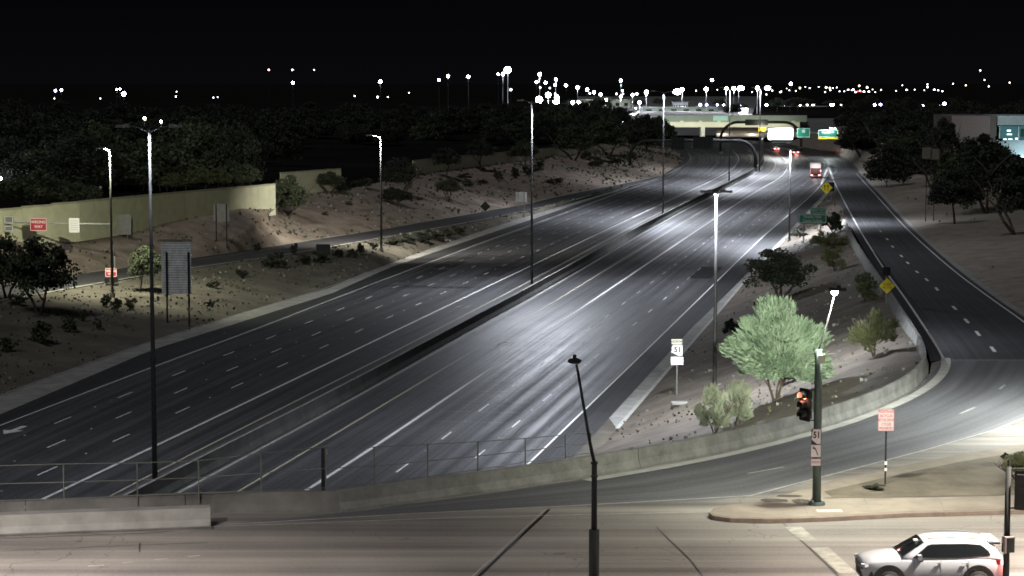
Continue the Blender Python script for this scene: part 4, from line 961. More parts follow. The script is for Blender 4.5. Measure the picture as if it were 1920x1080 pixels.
# near right signal pole
pb = Vector((V(1888, 1000, 66).x, 66, 0)); z_ = lambda y: zat(pb, y); x_ = lambda x: xat(pb, x) - pb.x
t = thing('signal_pole', 'short dark signal pole at the lower right edge in front of the white car', 'signal pole', pb)
MB().tube([(0, 0, -.1), (0, 0, z_(875))], [.11, .085], 12).build('pole', M_DSTEEL, t, smooth=True)
for yy in (880, 953): MB().tube([(0, 0, z_(yy)), (x_(1915), 0, z_(yy - 2))], .025, 6).build('bracket', M_DSTEEL, t)
MB().tube([(0, 0, z_(875)), (0, 0, z_(862))], .03, 6).build('finial', M_DSTEEL, t)
s = thing('traffic_signal', 'black traffic signal seen from behind at the right edge', 'traffic signal', (pb.x + x_(1913), pb.y, z_(920)), R(160))
MB().prism(rplate(.5, 1.24, .05), .0, .03).build('backplate', M_BLACK, s); 
for k in (1, 0, -1): MB().box((0, .12, k * .36), (.34, .22, .34)).build('signal_section', M_BLACK, s); MB().tube([(0, -.2, k * .36), (0, 0, k * .36)], .15, 12, cap=False).build('visor', M_BLACK, s)
s = thing('pedestrian_signal', 'boxy pedestrian signal strapped to the short pole at lower right', 'signal', (pb.x - .02, pb.y - .2, z_(1018)), R(15))
MB().box((.02, 0, 0), (.34, .2, .5)).build('housing', M_BLACK, s); MB().box((-.15, -.12, 0), (.04, .12, .5)).box((0, -.12, .25), (.34, .12, .04)).build('visor', mat('pinkish_plastic', (.5, .38, .38), .4), s)  # visor in an even pinkish tone, paler than the housing

# ------------------------------------------------------------------ railing on the bridge edge
rail = thing('bridge_railing', 'thin metal railing with posts and three rails above the bridge parapet', 'railing')
rp = [(-30, 942, 874), (120, 938, 870), (258, 932, 868), (373, 927, 864), (490, 924, 850), (611, 918, 838), (702, 910, 838), (802, 896, 833), (896, 882, 828), (985, 868, 822), (1060, 858, 815), (1108, 850, 811)]
rw = []
for x, y, yt in rp:
    p = G(x, y, .75); rw.append((p, zat(p, yt)))
M_RAIL = mat('railing_steel', (.19, .19, .17), .6, .2, 3, metal=.2)
for p, zt in rw: MB().tube([p - Vector((0, 0, .3)), Vector((p.x, p.y, zt))], .028, 8).build('post', M_RAIL, rail)
for fr in (1.0, .5, .04):
    for (p, za_), (q, zb_) in zip(rw, rw[1:]):
        MB().tube([Vector((p.x, p.y, p.z + (za_ - p.z) * fr)), Vector((q.x, q.y, q.z + (zb_ - q.z) * fr))], .016, 6).build('rail', M_RAIL, rail)
pb = G(607, 917, .75)
t = thing('bollard_post', 'thick short black post standing at the railing left of centre', 'post', pb); MB().tube([(0, 0, -.3), (0, 0, zat(pb, 840) - pb.z)], [.1, .085], 10).build('post', M_BLACK, t); MB().box((.13, -.02, zat(pb, 846) - pb.z), (.03, .03, .22)).build('reflector', M_SIGNW, t)

# ------------------------------------------------------------------ sign gantries (arched monotubes)
def arch(pl_, pr, h, r, name, label, m=M_DSTEEL):
    """monotube from foot pl_ to foot pr, rounded shoulders"""
    t = thing(name, label, 'sign gantry', pl_); d = pr - pl_; L = Vector((d.x, d.y, 0)); n = 10; rad = h * .55; pts = [Vector((0, 0, -.5)), Vector((0, 0, h - rad))]
    u = L.normalized()
    for k in range(1, n + 1): a = math.pi / 2 * k / n; pts.append(u * (rad - rad * math.cos(a)) + Vector((0, 0, h - rad + rad * math.sin(a))))
    e = L - u * rad
    for k in range(0, n + 1): a = math.pi / 2 * k / n; pts.append(e + u * rad * math.sin(a) + Vector((0, 0, h - rad + rad * math.cos(a))))
    pts.append(L + Vector((0, 0, -.5)))
    MB().tube(pts, r, 12).build('monotube', m, t, smooth=True)
    MB().tube([(0, 0, -.5), (0, 0, .9)], r * 1.5, 12).build('footing', M_CONCD, t); MB().tube([L + Vector((0, 0, -.5)), L + Vector((0, 0, .9))], r * 1.5, 12).build('footing', M_CONCD, t)
    return t
gl, gr_ = G(1181, 320, ZF), G(1416, 322, ZF); gl = Vector((xat(gr_, 1181), gr_.y, ZF))
arch(gl, gr_, zat(gr_, 264) - ZF, .42, 'sign_gantry', 'dark arched sign gantry over the southbound lanes')
for i, (a, b, c, d, l) in enumerate(((1259, 1283, 258, 281, 'left dark sign back on the arched gantry'), (1300, 1337, 256, 279, 'wider right dark sign back on the arched gantry'))):
    cx, cz, w_, h_ = signbox(a, b, c, d, gr_.y - .6); t = thing('gantry_sign', l, 'sign', (cx, gr_.y - .6, cz)); plate(t, 0, 0, w_, h_, M_DSTEEL, r=.05, th=.1)
    n = 5
    for k in range(n): MB().box((-w_ / 2 + (k + .5) * w_ / n, -.12, 0), (.12, .12, h_ + .3)).build('stiffener', M_BLACK, t)
g2r = G(1428, 302, ZF); g2l = Vector((xat(g2r, 1351), g2r.y, ZF))
MBt = thing('sign_support', 'straight dark post behind the arched gantry leg', 'post', g2r); MB().tube([(0, 0, -.5), (0, 0, zat(g2r, 262) - ZF)], .45, 12).build('post', M_SBACK, MBt)
Yg = 690
fl, fr_ = V(1351, 268, Yg), V(1502, 268, Yg); fl.z = fr_.z = ZF
arch(fl, fr_, zat(fl, 229) - ZF, .45, 'sign_gantry', 'second arched gantry in front of the far overpass')
cx, cz, w_, h_ = signbox(1397, 1440, 224, 235, Yg - .7); t = thing('gantry_sign', 'long black sign back on the second gantry', 'sign', (cx, Yg - .7, cz)); plate(t, 0, 0, w_, h_, M_BLACK, r=.05, th=.1)
cx, cz, w_, h_ = signbox(1422, 1436, 239, 247, Yg - .9); t = thing('yellow_plate', 'small yellow sign left of the glowing white sign', 'sign', (cx, Yg - .9, cz)); plate(t, 0, 0, w_, h_, M_SIGNY, r=.05, th=.1); MB().tube([(0, .4, -9), (0, .4, 0)], .12, 8).build('post', M_DSTEEL, t); point((0, -2.5, 1), 700, (1, 1, .8), t, .3)
gl_, gr2 = V(1425, 290, 668), V(1612, 290, 668); gl_.z = gr2.z = ZF
arch(gl_, gr2, zat(gl_, 249) - ZF, .32, 'sign_gantry', 'long pale gantry carrying the lit guide signs at the curve', M_STEEL)
Ys = 666
cx, cz, w_, h_ = signbox(1440, 1487, 240, 262, Ys); t = thing('guide_sign', 'large overexposed glowing white sign at the end of the northbound lanes', 'sign', (cx, Ys, cz)); plate(t, 0, 0, w_, h_, M_SIGNW, r=.3, th=.12)
MB().box((0, -1.6, -h_ / 2 - .8), (w_ * .8, .2, .15)).build('light_bar', M_DSTEEL, t); MB().box((.2, -.1, -h_ / 2 + .5), (.45, .05, .3)).build('mark', M_SIGNG, t)
for k in (-1, 1): MB().tube([(k * w_ * .3, -1.6, -h_ / 2 - .8), (k * w_ * .3, .2, -h_ / 2 - .4)], .06, 6).build('strut', M_DSTEEL, t); point((k * w_ * .25, -2.6, -h_ * .1), 2600, (.95, 1, 1), t, .3)
cx, cz, w_, h_ = signbox(1494, 1519, 240, 258, Ys); t = thing('guide_sign', 'dim green sign between the white sign and the bright green sign', 'sign', (cx, Ys, cz)); plate(t, 0, 0, w_, h_, M_SIGNG, r=.2, th=.12, border=(MATS['dim_border'], .18))
MB().box((0, -.09, .5), (1.0, .03, .9)).build('route_shield', MATS['dim_letters'], t)
cx, cz, w_, h_ = signbox(1534, 1571, 243, 261, Ys); t = thing('guide_sign', 'bright green exit sign with yellow bottom strip right of the other gantry signs', 'sign', (cx, Ys, cz))
plate(t, 0, h_ * .1, w_, h_ * .8, M_SIGNG, r=.2, th=.12, border=(M_SIGNW, .12)); plate(t, 0, -h_ * .4, w_, h_ * .18, M_SIGNY, r=.05, th=.12, name='yellow_strip')
plate(t, w_ * .27, h_ * .62, w_ * .42, h_ * .2, M_SIGNG, r=.1, th=.12, name='exit_tab', border=(M_SIGNW, .1)); lettering('Union Hills Dr', h_ * .26, M_SIGNW, t, (0, -.08, h_ * .22), .85)
MB().prism([(-.35, -h_ * .36), (.35, -h_ * .36), (0, -h_ * .46)], -.1, -.07).build('arrow', M_BLKTX, t); point((0, -2.4, h_ * .7), 1500, (.9, 1, 1), t, .3)

# ------------------------------------------------------------------ far overpass
Yo = 935
t = thing('far_overpass', 'pale lit road bridge crossing over the freeway in the distance', 'bridge', (0, 0, 0))
def ox(px): return (px - 960) / F * Yo * 1.005
za_, zb_, zc_, zd_ = (zat(Vector((0, Yo, 0)), y) for y in (216, 228, 238, 256))
M_GIRD = mat('pale_girder', (.62, .62, .48), .8, .1, .1)
MB().box(((ox(1195) + ox(1492)) / 2, Yo, (zb_ + zc_) / 2), (ox(1492) - ox(1195), 12, zb_ - zc_)).build('girder', M_GIRD, t)
MB().box(((ox(1180) + ox(1505)) / 2, Yo - 6.1, (za_ + zb_) / 2), (ox(1505) - ox(1180), .3, za_ - zb_)).build('parapet', mat('greenish_fence_panel', (.22, .27, .22), .8, .15, .2), t)
for k in range(9): x = ox(1205) + (ox(1480) - ox(1205)) * k / 8; MB().box((x, Yo - 6.2, zb_ + .15), (1.4, .5, .6)).build('bracket', M_GIRD, t)
for px in (1314, 1430): MB().box((ox(px), Yo, (zc_ + ZF) / 2 - .2), (1.6, 8, zc_ - ZF + .5)).build('pier', mat('white_pier', (.7, .7, .62), .8), t)
MB().box((ox(1345), Yo - 6.5, (za_ + zb_) / 2 + .2), (ox(1359) - ox(1332), .2, 2.2)).build('street_name_panel', mat('pale_teal_panel', (.35, .6, .52), .6), t)
loft('overpass_slope', [[Vector((ox(1330), Yo - 24, ZF)), Vector((ox(1500), Yo - 24, ZF - .2))], [Vector((ox(1345), Yo + 4, ZF + 3.2)), Vector((ox(1500), Yo + 4, ZF + 3.4))]], 12, M_DIRT, sub=3, bump=.2)
for px in (1220, 1262, 1300, 1345, 1400, 1450): point((ox(px), Yo - 16, -4.8), 1900, (1, 1, .88), t, 1)

# ------------------------------------------------------------------ vehicles
M_CARW = mat('white_car_paint', (.47, .48, .51), .25, .02, .5); M_GLASS = mat('dark_tinted_glass', (.012, .014, .016), .06)
M_TYRE = mat('tyre_rubber', (.02, .02, .02), .85, .2, 8); M_RIM = mat('alloy_rim', (.5, .5, .5), .35, .05, 3, metal=.6)
def loft_rings(rings, m, name, parent, smooth=True, caps=True):
    n = len(rings[0]); v = [p for r in rings for p in r]; f = []
    for i in range(len(rings) - 1):
        for j in range(n - 1): f.append((i * n + j, i * n + j + 1, (i + 1) * n + j + 1, (i + 1) * n + j))
        f.append((i * n + n - 1, i * n, (i + 1) * n, (i + 1) * n + n - 1))
    if caps: f.append(tuple(reversed(range(n)))); f.append(tuple((len(rings) - 1) * n + k for k in range(n)))
    return mesh(name, v, f, m, parent, smooth=smooth)
def ring(x, pts):   # pts half section (y,z) from bottom centre round to top centre
    r = [Vector((x, y, z)) for y, z in pts] + [Vector((x, -y, z)) for y, z in reversed(pts) if y > 1e-4]
    return r
def wheel(t, x, y, r=.36, w_=.23):
    sgn = 1 if y > 0 else -1; g_ = MB(); c = Vector((x, y, r))
    g_.tube([c + Vector((0, -w_ / 2, 0)), c + Vector((0, -w_ / 2 + .03, 0)), c + Vector((0, w_ / 2 - .03, 0)), c + Vector((0, w_ / 2, 0))], [r * .93, r, r, r * .93], 28)
    wo = g_.build('wheel', M_TYRE, t, smooth=True)
    yy = y + sgn * (w_ / 2 + .004); rm = MB(); n = 20
    for k in range(n):
        a0, a1 = 2 * math.pi * k / n, 2 * math.pi * (k + 1) / n; i = len(rm.v)
        for a in (a0, a1):
            for rr_ in (r * .60, r * .70): rm.v.append(Vector((x + rr_ * math.cos(a), yy, r + rr_ * math.sin(a))))
        rm.f.append((i, i + 1, i + 3, i + 2))
    for k in range(5):
        a = 2 * math.pi * k / 5 + .3
        for da in (-.13, .13): rm.box((x + r * .34 * math.cos(a + da), yy, r + r * .34 * math.sin(a + da)), (r * .62, .012, .035), Matrix.Rotation(-(a + da), 3, 'Y'))
    rm.tube([(x, yy - .01, r), (x, yy + .012, r)], r * .13, 12); rm.build('rim', M_RIM, wo)
def suv(p, rz):
    t = thing('parked_suv', 'white compact SUV facing left on the cross street at lower right', 'car', p, rz)
    # front at x=0, tail at x=4.6; y<0 is the side seen
    S = [(0.0, .62, .86, .50), (.06, .74, .93, .36), (.25, .84, .99, .26), (.6, .90, 1.045, .22), (1.0, .915, 1.08, .21), (1.3, .92, 1.10, .21), (2.2, .925, 1.10, .20), (3.2, .925, 1.11, .20), (3.8, .92, 1.12, .22), (4.2, .90, 1.12, .27), (4.45, .85, 1.10, .34), (4.58, .76, 1.02, .42)]
    rings = []
    for x, hw, zt, zb in S:
        rings.append(ring(x, [(0, zb), (hw * .80, zb), (hw * .96, zb + .10), (hw, zb + .25), (hw * 1.005, .72 if zt > .8 else zt * .8), (hw * .985, zt - .10), (hw * .93, zt - .03), (hw * .6, zt + .01), (0, zt + .03)]))
    loft_rings(rings, M_CARW, 'body', t)
    GH = [(1.22, .80, 1.08, 1.09), (1.55, .79, 1.09, 1.30), (1.95, .73, 1.10, 1.54), (2.25, .69, 1.10, 1.63), (2.9, .68, 1.10, 1.665), (3.6, .67, 1.10, 1.64), (4.0, .66, 1.11, 1.58), (4.25, .68, 1.11, 1.42), (4.47, .74, 1.09, 1.12)]
    gr = []
    for x, ht, zb, zt in GH: gr.append(ring(x, [(0, zb - .1), (.86, zb - .06), (.87, zb), (ht + .03, zt - .06 if zt - zb > .1 else zt - .005), (ht - .05, zt - .012), (ht * .55, zt + .015), (0, zt + .02)]))
    loft_rings(gr, M_CARW, 'cabin', t)
    def gy(x, z):   # half width of the cabin side at x,z
        for a, b in zip(GH, GH[1:]):
            if a[0] <= x <= b[0]:
                k = (x - a[0]) / (b[0] - a[0]); ht = a[1] + (b[1] - a[1]) * k + .03; zb = a[2] + (b[2] - a[2]) * k; zt = a[3] + (b[3] - a[3]) * k - .06
                q = min(max((z - zb) / max(zt - zb, .05), 0), 1); return .87 + (ht - .87) * q
        return .8
    def pane(pts, m, name, off=.034):
        for s in (-1, 1):
            v = [Vector((x, s * (gy(x, z) + off), z)) for x, z in pts]; mesh(name, v, [tuple(range(len(v)))], m, t)
    pane([(1.58, 1.12), (2.47, 1.135), (2.47, 1.545), (2.10, 1.515)], M_GLASS, 'side_window')
    pane([(2.477, 1.135), (3.327, 1.155), (3.327, 1.55), (2.477, 1.545)], M_GLASS, 'side_window')
    pane([(3.334, 1.155), (4.06, 1.22), (4.0, 1.34), (3.78, 1.51), (3.334, 1.55)], M_GLASS, 'side_window')
    pane([(1.60, 1.118), (4.06, 1.185), (3.98, 1.33), (3.74, 1.52), (3.3, 1.545), (2.2, 1.535), (2.06, 1.50)], M_BLACK, 'window_surround', .024)
    # windscreen and rear window
    def ctop(x):
        for a, b in zip(GH, GH[1:]):
            if a[0] <= x <= b[0]: k = (x - a[0]) / (b[0] - a[0]); return a[1] + (b[1] - a[1]) * k, a[3] + (b[3] - a[3]) * k
        return GH[-1][1], GH[-1][3]
    for (xa, xb, nm) in ((1.26, 1.97, 'windscreen'), (4.18, 4.45, 'rear_window')):
        vs, fs = [], []
        for i in range(7):
            x = xa + (xb - xa) * i / 6; ht, zt = ctop(x)
            for j in range(9):
                u = -1 + 2 * j / 8; vs.append(Vector((x, u * (ht - .08), zt + .045 - .03 * u * u)))
        for i in range(6):
            for j in range(8): fs.append((i * 9 + j, i * 9 + j + 1, (i + 1) * 9 + j + 1, (i + 1) * 9 + j))
        mesh(nm, vs, fs, M_GLASS, t, smooth=True)
    MB().box((1.80, -.1, 1.535), (.14, .16, .05)).build('inner_mirror', M_SIGNW, t)
    MB().box((4.20, 0, 1.575), (.36, 1.22, .04)).build('rear_spoiler', M_CARW, t); MB().box((4.24, 0, 1.53), (.36, 1.3, .035)).build('spoiler_underside', M_BLACK, t)
    for s in (-1, 1):
        MB().tube([(2.1, s * .60, 1.69), (2.9, s * .60, 1.72), (3.8, s * .59, 1.67)], .018, 6).build('roof_rail', M_SBACK, t)
        mb = MB().box((1.78, s * 1.0, 1.16), (.13, .20, .15)); mb.build('door_mirror', M_CARW, t); MB().box((1.80, s * .98, 1.06), (.14, .22, .05)).build('mirror_base', M_BLACK, t)
        for x in (.83, 3.68):   # arches
            mb = MB(); n = 14
            for k in range(n):
                a0, a1 = math.pi * (k / n) * 1.06 - .1, math.pi * ((k + 1) / n) * 1.06 - .1; i = len(mb.v)
                for a in (a0, a1):
                    for rr_, yy in ((.38, .90), (.38, .95), (.53, .945), (.53, .90)): mb.v.append(Vector((x + rr_ * math.cos(a), s * yy, .36 + rr_ * math.sin(a) * 1.02)))
                for j in range(3): mb.f.append((i + j, i + j + 1, i + 5 + j, i + 4 + j))
            mb.build('wheel_arch', M_BLACK, t); MB().tube([(x, s * .6, .36), (x, s * .928, .36)], .39, 24).build('wheel_well', M_BLACK, t)
            wheel(t, x, s * .86, .355, .22)
        MB().box((2.25, s * .925, .30), (2.1, .05, .18)).build('sill_cladding', M_BLACK, t)
        for x, w2 in ((2.42, .16), (3.22, .16)): MB().box((x, s * .945, .97), (w2, .03, .03)).build('door_handle', M_CARW, t)
        for x in (1.62, 2.47, 3.36): MB().box((x, s * .926, .72), (.012, .012, .66)).build('door_gap', M_SBACK, t)
        # tail lamp, headlamp
        tl_ = MB().box((4.40, s * .82, .98), (.34, .12, .13)).build('tail_lamp', mat('tail_lamp_red', (.3, .01, .01), .3), t); MB().box((4.5, s * .86, .98), (.22, .12, .13)).build('lit_lens', M_LAMPPK, tl_)
        MB().box((.14, s * .70, .85), (.30, .22, .085), Matrix.Rotation(s * R(-28), 3, 'Z')).build('headlamp', mat('headlamp_glass', (.55, .57, .6), .15), t)
        MB().prism([(.16, .5), (.36, .42), (.30, .66), (.26, .68)], s * .86, s * .905).build('fog_lamp_pocket', M_BLACK, t)
    MB().box((-.005, 0, .74), (.05, 1.0, .17)).build('grille', M_BLACK, t); MB().box((.03, 0, .48), (.06, 1.1, .22)).build('lower_grille', M_BLACK, t); MB().box((4.59, 0, .45), (.08, 1.4, .3)).build('rear_bumper', M_BLACK, t)
    point((4.8, -1.0, .97), 30, (1, .25, .2), t, .05)
    return t
a = V(1616, 1050, 67.0); suv(Vector((a.x + .02, 67.75, 0.0)), 0)
# lorry on the freeway
pt = G(1529, 334, ZF)
t = thing('box_truck', 'white box truck with red tail lights driving away near the merge', 'truck', pt, R(-7))
MB().box((0, 3, 2.3), (2.5, 6.2, 2.5)).build('cargo_box', mat('truck_white', (.75, .70, .70), .5, .05, 1), t)
MB().box((0, 7.1, 1.5), (2.2, 1.9, 2.0)).build('cab', MATS['truck_white'], t); MB().box((0, -.12, 1.75), (2.3, .06, 1.35)).build('rear_door', mat('dark_red_door', (.10, .03, .03), .6), t)
MB().box((0, -.16, 1.0), (2.4, .12, .16)).build('rear_bumper', M_BLACK, t); MB().box((0, 3, .85), (.9, 7.5, .3)).build('chassis', M_BLACK, t)
for s in (-1, 1):
    MB().box((s * .92, -.2, .72), (.42, .1, .26)).build('tail_light', M_LAMPPK, t); MB().tube([(s * 1.2, 1.2, .48), (s * .85, 1.2, .48)], .48, 16).build('wheel', M_TYRE, t); MB().tube([(s * 1.2, 6.8, .48), (s * .85, 6.8, .48)], .48, 16).build('wheel', M_TYRE, t)
MB().box((1.2, -.2, 1.8), (.2, .1, .26)).build('side_marker', M_LAMPPK, t); point((0, -1.6, 2.4), 110, (1, .75, .72), t, .3)
def far_car(px, py, label, gap=.75, z=ZF):
    p = G(px, py, z); t = thing('car', label, 'car', p, R(10))
    rings = [ring(0, [(0, .3), (.8, .3), (.88, .6), (.82, .92), (0, .98)]), ring(1.0, [(0, .25), (.85, .25), (.9, .6), (.86, .98), (0, 1.05)]), ring(4.2, [(0, .25), (.85, .25), (.9, .6), (.84, .85), (0, .92)]), ring(4.5, [(0, .35), (.7, .35), (.75, .55), (.7, .7), (0, .74)])]
    b = loft_rings([[Vector((q.y, q.x, q.z)) for q in r] for r in rings], mat('dark_car_paint', (.2, .06, .06), .35), 'body', t)
    rings = [ring(.4, [(0, .95), (.74, .95), (.70, .98), (0, 1.0)]), ring(1.2, [(0, .95), (.74, .95), (.60, 1.40), (0, 1.44)]), ring(2.4, [(0, .95), (.74, .95), (.60, 1.42), (0, 1.46)]), ring(3.4, [(0, .9), (.74, .9), (.70, .92), (0, .94)])]
    loft_rings([[Vector((q.y, q.x, q.z)) for q in r] for r in rings], M_GLASS, 'cabin', t)
    for s in (-1, 1):
        MB().box((s * gap, -.08, .78), (.5, .12, .26)).build('tail_light', M_LAMPPK, t)
        for yy in (.9, 3.6): MB().tube([(s * .9, yy, .33), (s * .68, yy, .33)], .33, 14).build('wheel', M_TYRE, t)
    point((0, -.8, .8), 500, (1, .25, .22), t, .2)
far_car(1492, 290, 'car with bright red tail lights ahead of the box truck'); far_car(1456, 283, 'car with faint red lights farther up in the left lane', .65); far_car(1302, 250, 'tiny car with red lights under the far overpass', .8)

# ------------------------------------------------------------------ building at right
Yb = 420
t = thing('building', 'flat roofed commercial building with brick side and teal lit windows', 'building', (0, 0, 0))
bx = lambda px: (px - 960) / F * Yb * 1.0; bz = lambda y: zat(Vector((0, Yb, 0)), y)
M_BRK = mat('brown_brick', (.20, .165, .155), .9, .18, 3); M_TEAL = mat('pale_stucco', (.42, .48, .50), .8, .08, .6)
MB().box(((bx(1782) + bx(1855)) / 2, Yb + 9, (bz(217) - 4) / 2), (bx(1855) - bx(1782), 18, bz(217) + 4)).build('brick_wing', M_BRK, t)
MB().box(((bx(1855) + bx(1866)) / 2, Yb + 8.4, (bz(217) - 4) / 2), (bx(1866) - bx(1855), 17, bz(217) + 4.1)).build('corner_pier', mat('dark_brick', (.13, .11, .105), .9, .1, 3), t)
x0, x1 = bx(1868), bx(2060)
MB().box(((x0 + x1) / 2, Yb + 9, bz(226)), (x1 - x0, 18, bz(217) - bz(235))).build('parapet_band', M_TEAL, t)
MB().box(((x0 + x1) / 2, Yb + 8, (bz(264) - 4) / 2), (x1 - x0, 16, bz(264) + 4)).build('lower_wall', M_TEAL, t)
MB().box(((x0 + x1) / 2, Yb + 16, bz(250)), (x1 - x0, .3, bz(235) - bz(264))).build('back_wall', mat('inner_dark_wall', (.06, .10, .10), .8), t)
MB().box(((x0 + x1) / 2, Yb - .25, bz(263.5)), (x1 - x0 + .5, .5, .16)).build('sill', M_TEAL, t); MB().box(((x0 + x1) / 2, Yb - .4, bz(235.5)), (x1 - x0 + .6, .8, .14)).build('canopy_edge', M_DSTEEL, t)
for px in (1872, 1907.5, 1945, 1985): MB().box((bx(px), Yb + .1, (bz(236) + bz(264)) / 2), (.16, .16, bz(236) - bz(264))).build('mullion', mat('pale_frame', (.6, .7, .72), .5), t)
for k, (a, b) in enumerate(((1872, 1907.5), (1907.5, 1945), (1945, 1985))):
    wn = MB().box(((bx(a) + bx(b)) / 2, Yb + .35, (bz(236) + bz(264)) / 2), (bx(b) - bx(a) - .2, .03, bz(236) - bz(264) - .05)).build('window', mat('teal_window_glass', (.05, .12, .13), .1, emit=(.22, .6, .66), es=.10), t)
for (px, py, w2, h2) in ((1890, 245, .45, .16), (1891, 252, .6, .12), (1883, 261, .4, .1), (1893, 261, .5, .1), (1904.5, 260, .3, .16)): MB().box((bx(px), Yb + .25, bz(py)), (w2 * 1.6, .05, h2 * 1.6)).build('ceiling_light', mat('interior_lamp', (.8, .8, .8), .4, emit=(.8, 1, 1), es=2.2), t)
MB().box((bx(1915), Yb + .2, bz(249)), (.7, .04, bz(243) - bz(258))).build('green_panel', mat('dim_green_panel', (.01, .05, .03), .5), t)
MB().box(((bx(1898) + x1) / 2, Yb - .3, bz(294)), (x1 - bx(1898), .2, .18)).build('strip_light', mat('strip_lamp', (.8, .9, .9), .4, emit=(.6, .92, 1), es=2.0), t)
point((bx(1915), Yb - 3, bz(288)), 330, (.65, .92, 1), t, .5); point((bx(1890), Yb - 10, bz(232)), 700, (.7, .95, 1), t, .5); point((bx(1815), Yb - 18, bz(232)), 800, (1, .92, .85), t, .5)
# lot signs among the trees
for (px, py, w2, h2, l) in ((1738, 287, 1.3, 1.6, 'left pale board standing between dark trees on the right slope'), (1753, 289, 1.2, 1.5, 'right pale board standing between dark trees on the right slope')):
    p = V(px, py, 300); g_ = HZ(p.x, 300); t = thing('pale_board', l, 'sign', (p.x, 300, g_)); MB().box((0, 0, p.z - g_), (w2, .1, h2)).build('board', mat('beige_board', (.16, .15, .12), .8), t); MB().tube([(0, .1, -.3), (0, .1, p.z - g_)], .06, 6).build('post', M_DSTEEL, t)

# ------------------------------------------------------------------ distant lamps
def lamp(px, py, Y, rad, m, label, group, power=0, col=(.86, .88, 1), name='distant_lamp', cat='lamp', flatn=1.0, heads=1, gz=None):
    rad *= .72 if rad > 3 else .85
    p = V(px, py, Y); g_ = HZ(p.x, p.y) if gz is None else gz; h = max(p.z - g_, .6)
    r = rad * Y / F
    t = thing(name, label, cat, (p.x, p.y, g_), 0, group)
    MB().tube([(0, 0, -.3), (0, 0, h - r * .3)], [max(.09, Y / F * .22), max(.06, Y / F * .16)], 6).build('pole', M_STEEL if power > 2000 else M_DSTEEL, t)
    mb = MB(); mb.ball((0, 0, h), r, 8, 6, (1, .6, flatn)); mb.build('lamp_head', m, t)
    if power: point((0, -r - .5, h - r - .4), power, col, t, max(.3, r * .5))
    return t
LOTL = 'white parking lot lamp among the cluster beyond the freeway'
for (x, y, Y, r) in ((823, 150, 1300, 2.4), (840, 143, 1200, 3.0), (878, 144, 1200, 3.0), (713, 153, 1000, 3.8), (1012, 139, 1300, 4.0), (1006, 154, 1700, 2.6), (1023, 155, 1700, 2.6), (1042, 149, 1500, 3.2), (1041, 159, 1900, 2.2), (1061, 160, 1800, 2.8), (1083, 164, 1500, 4.2),
                     (1101, 168, 1700, 3.0), (1114, 173, 1700, 2.8), (1126, 177, 1500, 3.2), (1164, 151, 1500, 3.2), (1164, 181, 1300, 3.2), (1186, 178, 1300, 3.4), (1212, 173, 1250, 5.0), (1279, 168, 1250, 4.4), (1324, 167, 1200, 4.8), (1376, 166, 1300, 5.0), (1362, 166, 1250, 4.0), (1385, 167, 1400, 2.8), (1420, 165, 1150, 4.6), (1335, 150, 1900, 3.0), (1483, 157, 2000, 3.6), (934, 139, 1500, 2.2)):
    lamp(x, y, Y, r, M_LAMPW if (x * 7) % 4 else mat('lit_lot_warm', (.8, .8, .8), .4, emit=(1, .88, .7), es=40), LOTL, 'parking lot lamps', (18000 if x < 1330 else 6000) if Y < 1600 and x > 1000 else 1500, name='parking_lot_lamp')
for (x, y, Y, r, l) in ((952, 131, 1200, 8.5, 'biggest glaring white lamp high above the dark trees'), (943, 139, 1300, 3.6, 'smaller white lamp just left of the biggest glare'), (1011, 187, 1150, 8.5, 'glaring white lamp right of the first bend pole top'), (1028, 178, 1200, 6.5, 'wide white lamp up and right of the pole top glare'), (1044, 183, 1180, 6.0, 'third bright lamp of the glaring trio')):
    lamp(x, y, Y, r, M_LAMPW, l, None, 42000 if x > 1000 else 2500, name='high_lamp')
for (x, y, Y, r) in ((1074, 192, 1200, 4), (1085, 192, 1210, 3.6), (1136, 187, 1300, 3), (1146, 218, 1030, 4.5), (1187, 240, 900, 4.0), (1171, 234, 930, 4.0), (1199, 192, 1200, 4), (1089, 239, 800, 2.4), (1041, 176, 1800, 1.8), (1013, 164, 1900, 1.6), (1031, 165, 1900, 1.6), (1106, 175, 1900, 1.8), (1156, 176, 1900, 1.8), (1167, 170, 1800, 2.2), (1168, 176, 1900, 1.6), (1194, 176, 1900, 2.6), (958, 168, 1100, 2.4), (1192, 203, 1100, 1.8)):
    lamp(x, y, Y, r, M_LAMPF if r < 3 else M_LAMPW, 'small white light low among trees and lots left of the overpass', 'low lights left of the overpass', 9000 if r >= 3 else 0, name='lot_light')
# lit canopies
def canopy(px, py, wpx, hpx, Y, label):
    p = V(px, py, Y); k = Y / F; t = thing('lit_canopy', label, 'canopy', (p.x, p.y, HZ(p.x, p.y))); h = p.z - HZ(p.x, p.y)
    MB().box((0, 0, h), (wpx * k, 8, hpx * k)).build('roof', M_CANOPY, t)
    for s in (-1, 1): MB().box((s * wpx * k * .42, 0, h / 2), (.4, .4, h)).build('column', M_STEEL, t)
    point((0, -6, h + 3), 12000, (.9, .93, 1), t, 1)
canopy(1156, 211, 30, 5, 1080, 'brightly lit curved white roof left of the overpass'); canopy(1185, 217, 14, 9, 1040, 'small blazing white booth left of the overpass')
canopy(1393, 208, 15, 10, 1150, 'small square glowing booth behind the overpass'); canopy(1670, 202, 18, 2.5, 1600, 'thin teal lit roof far right of centre')
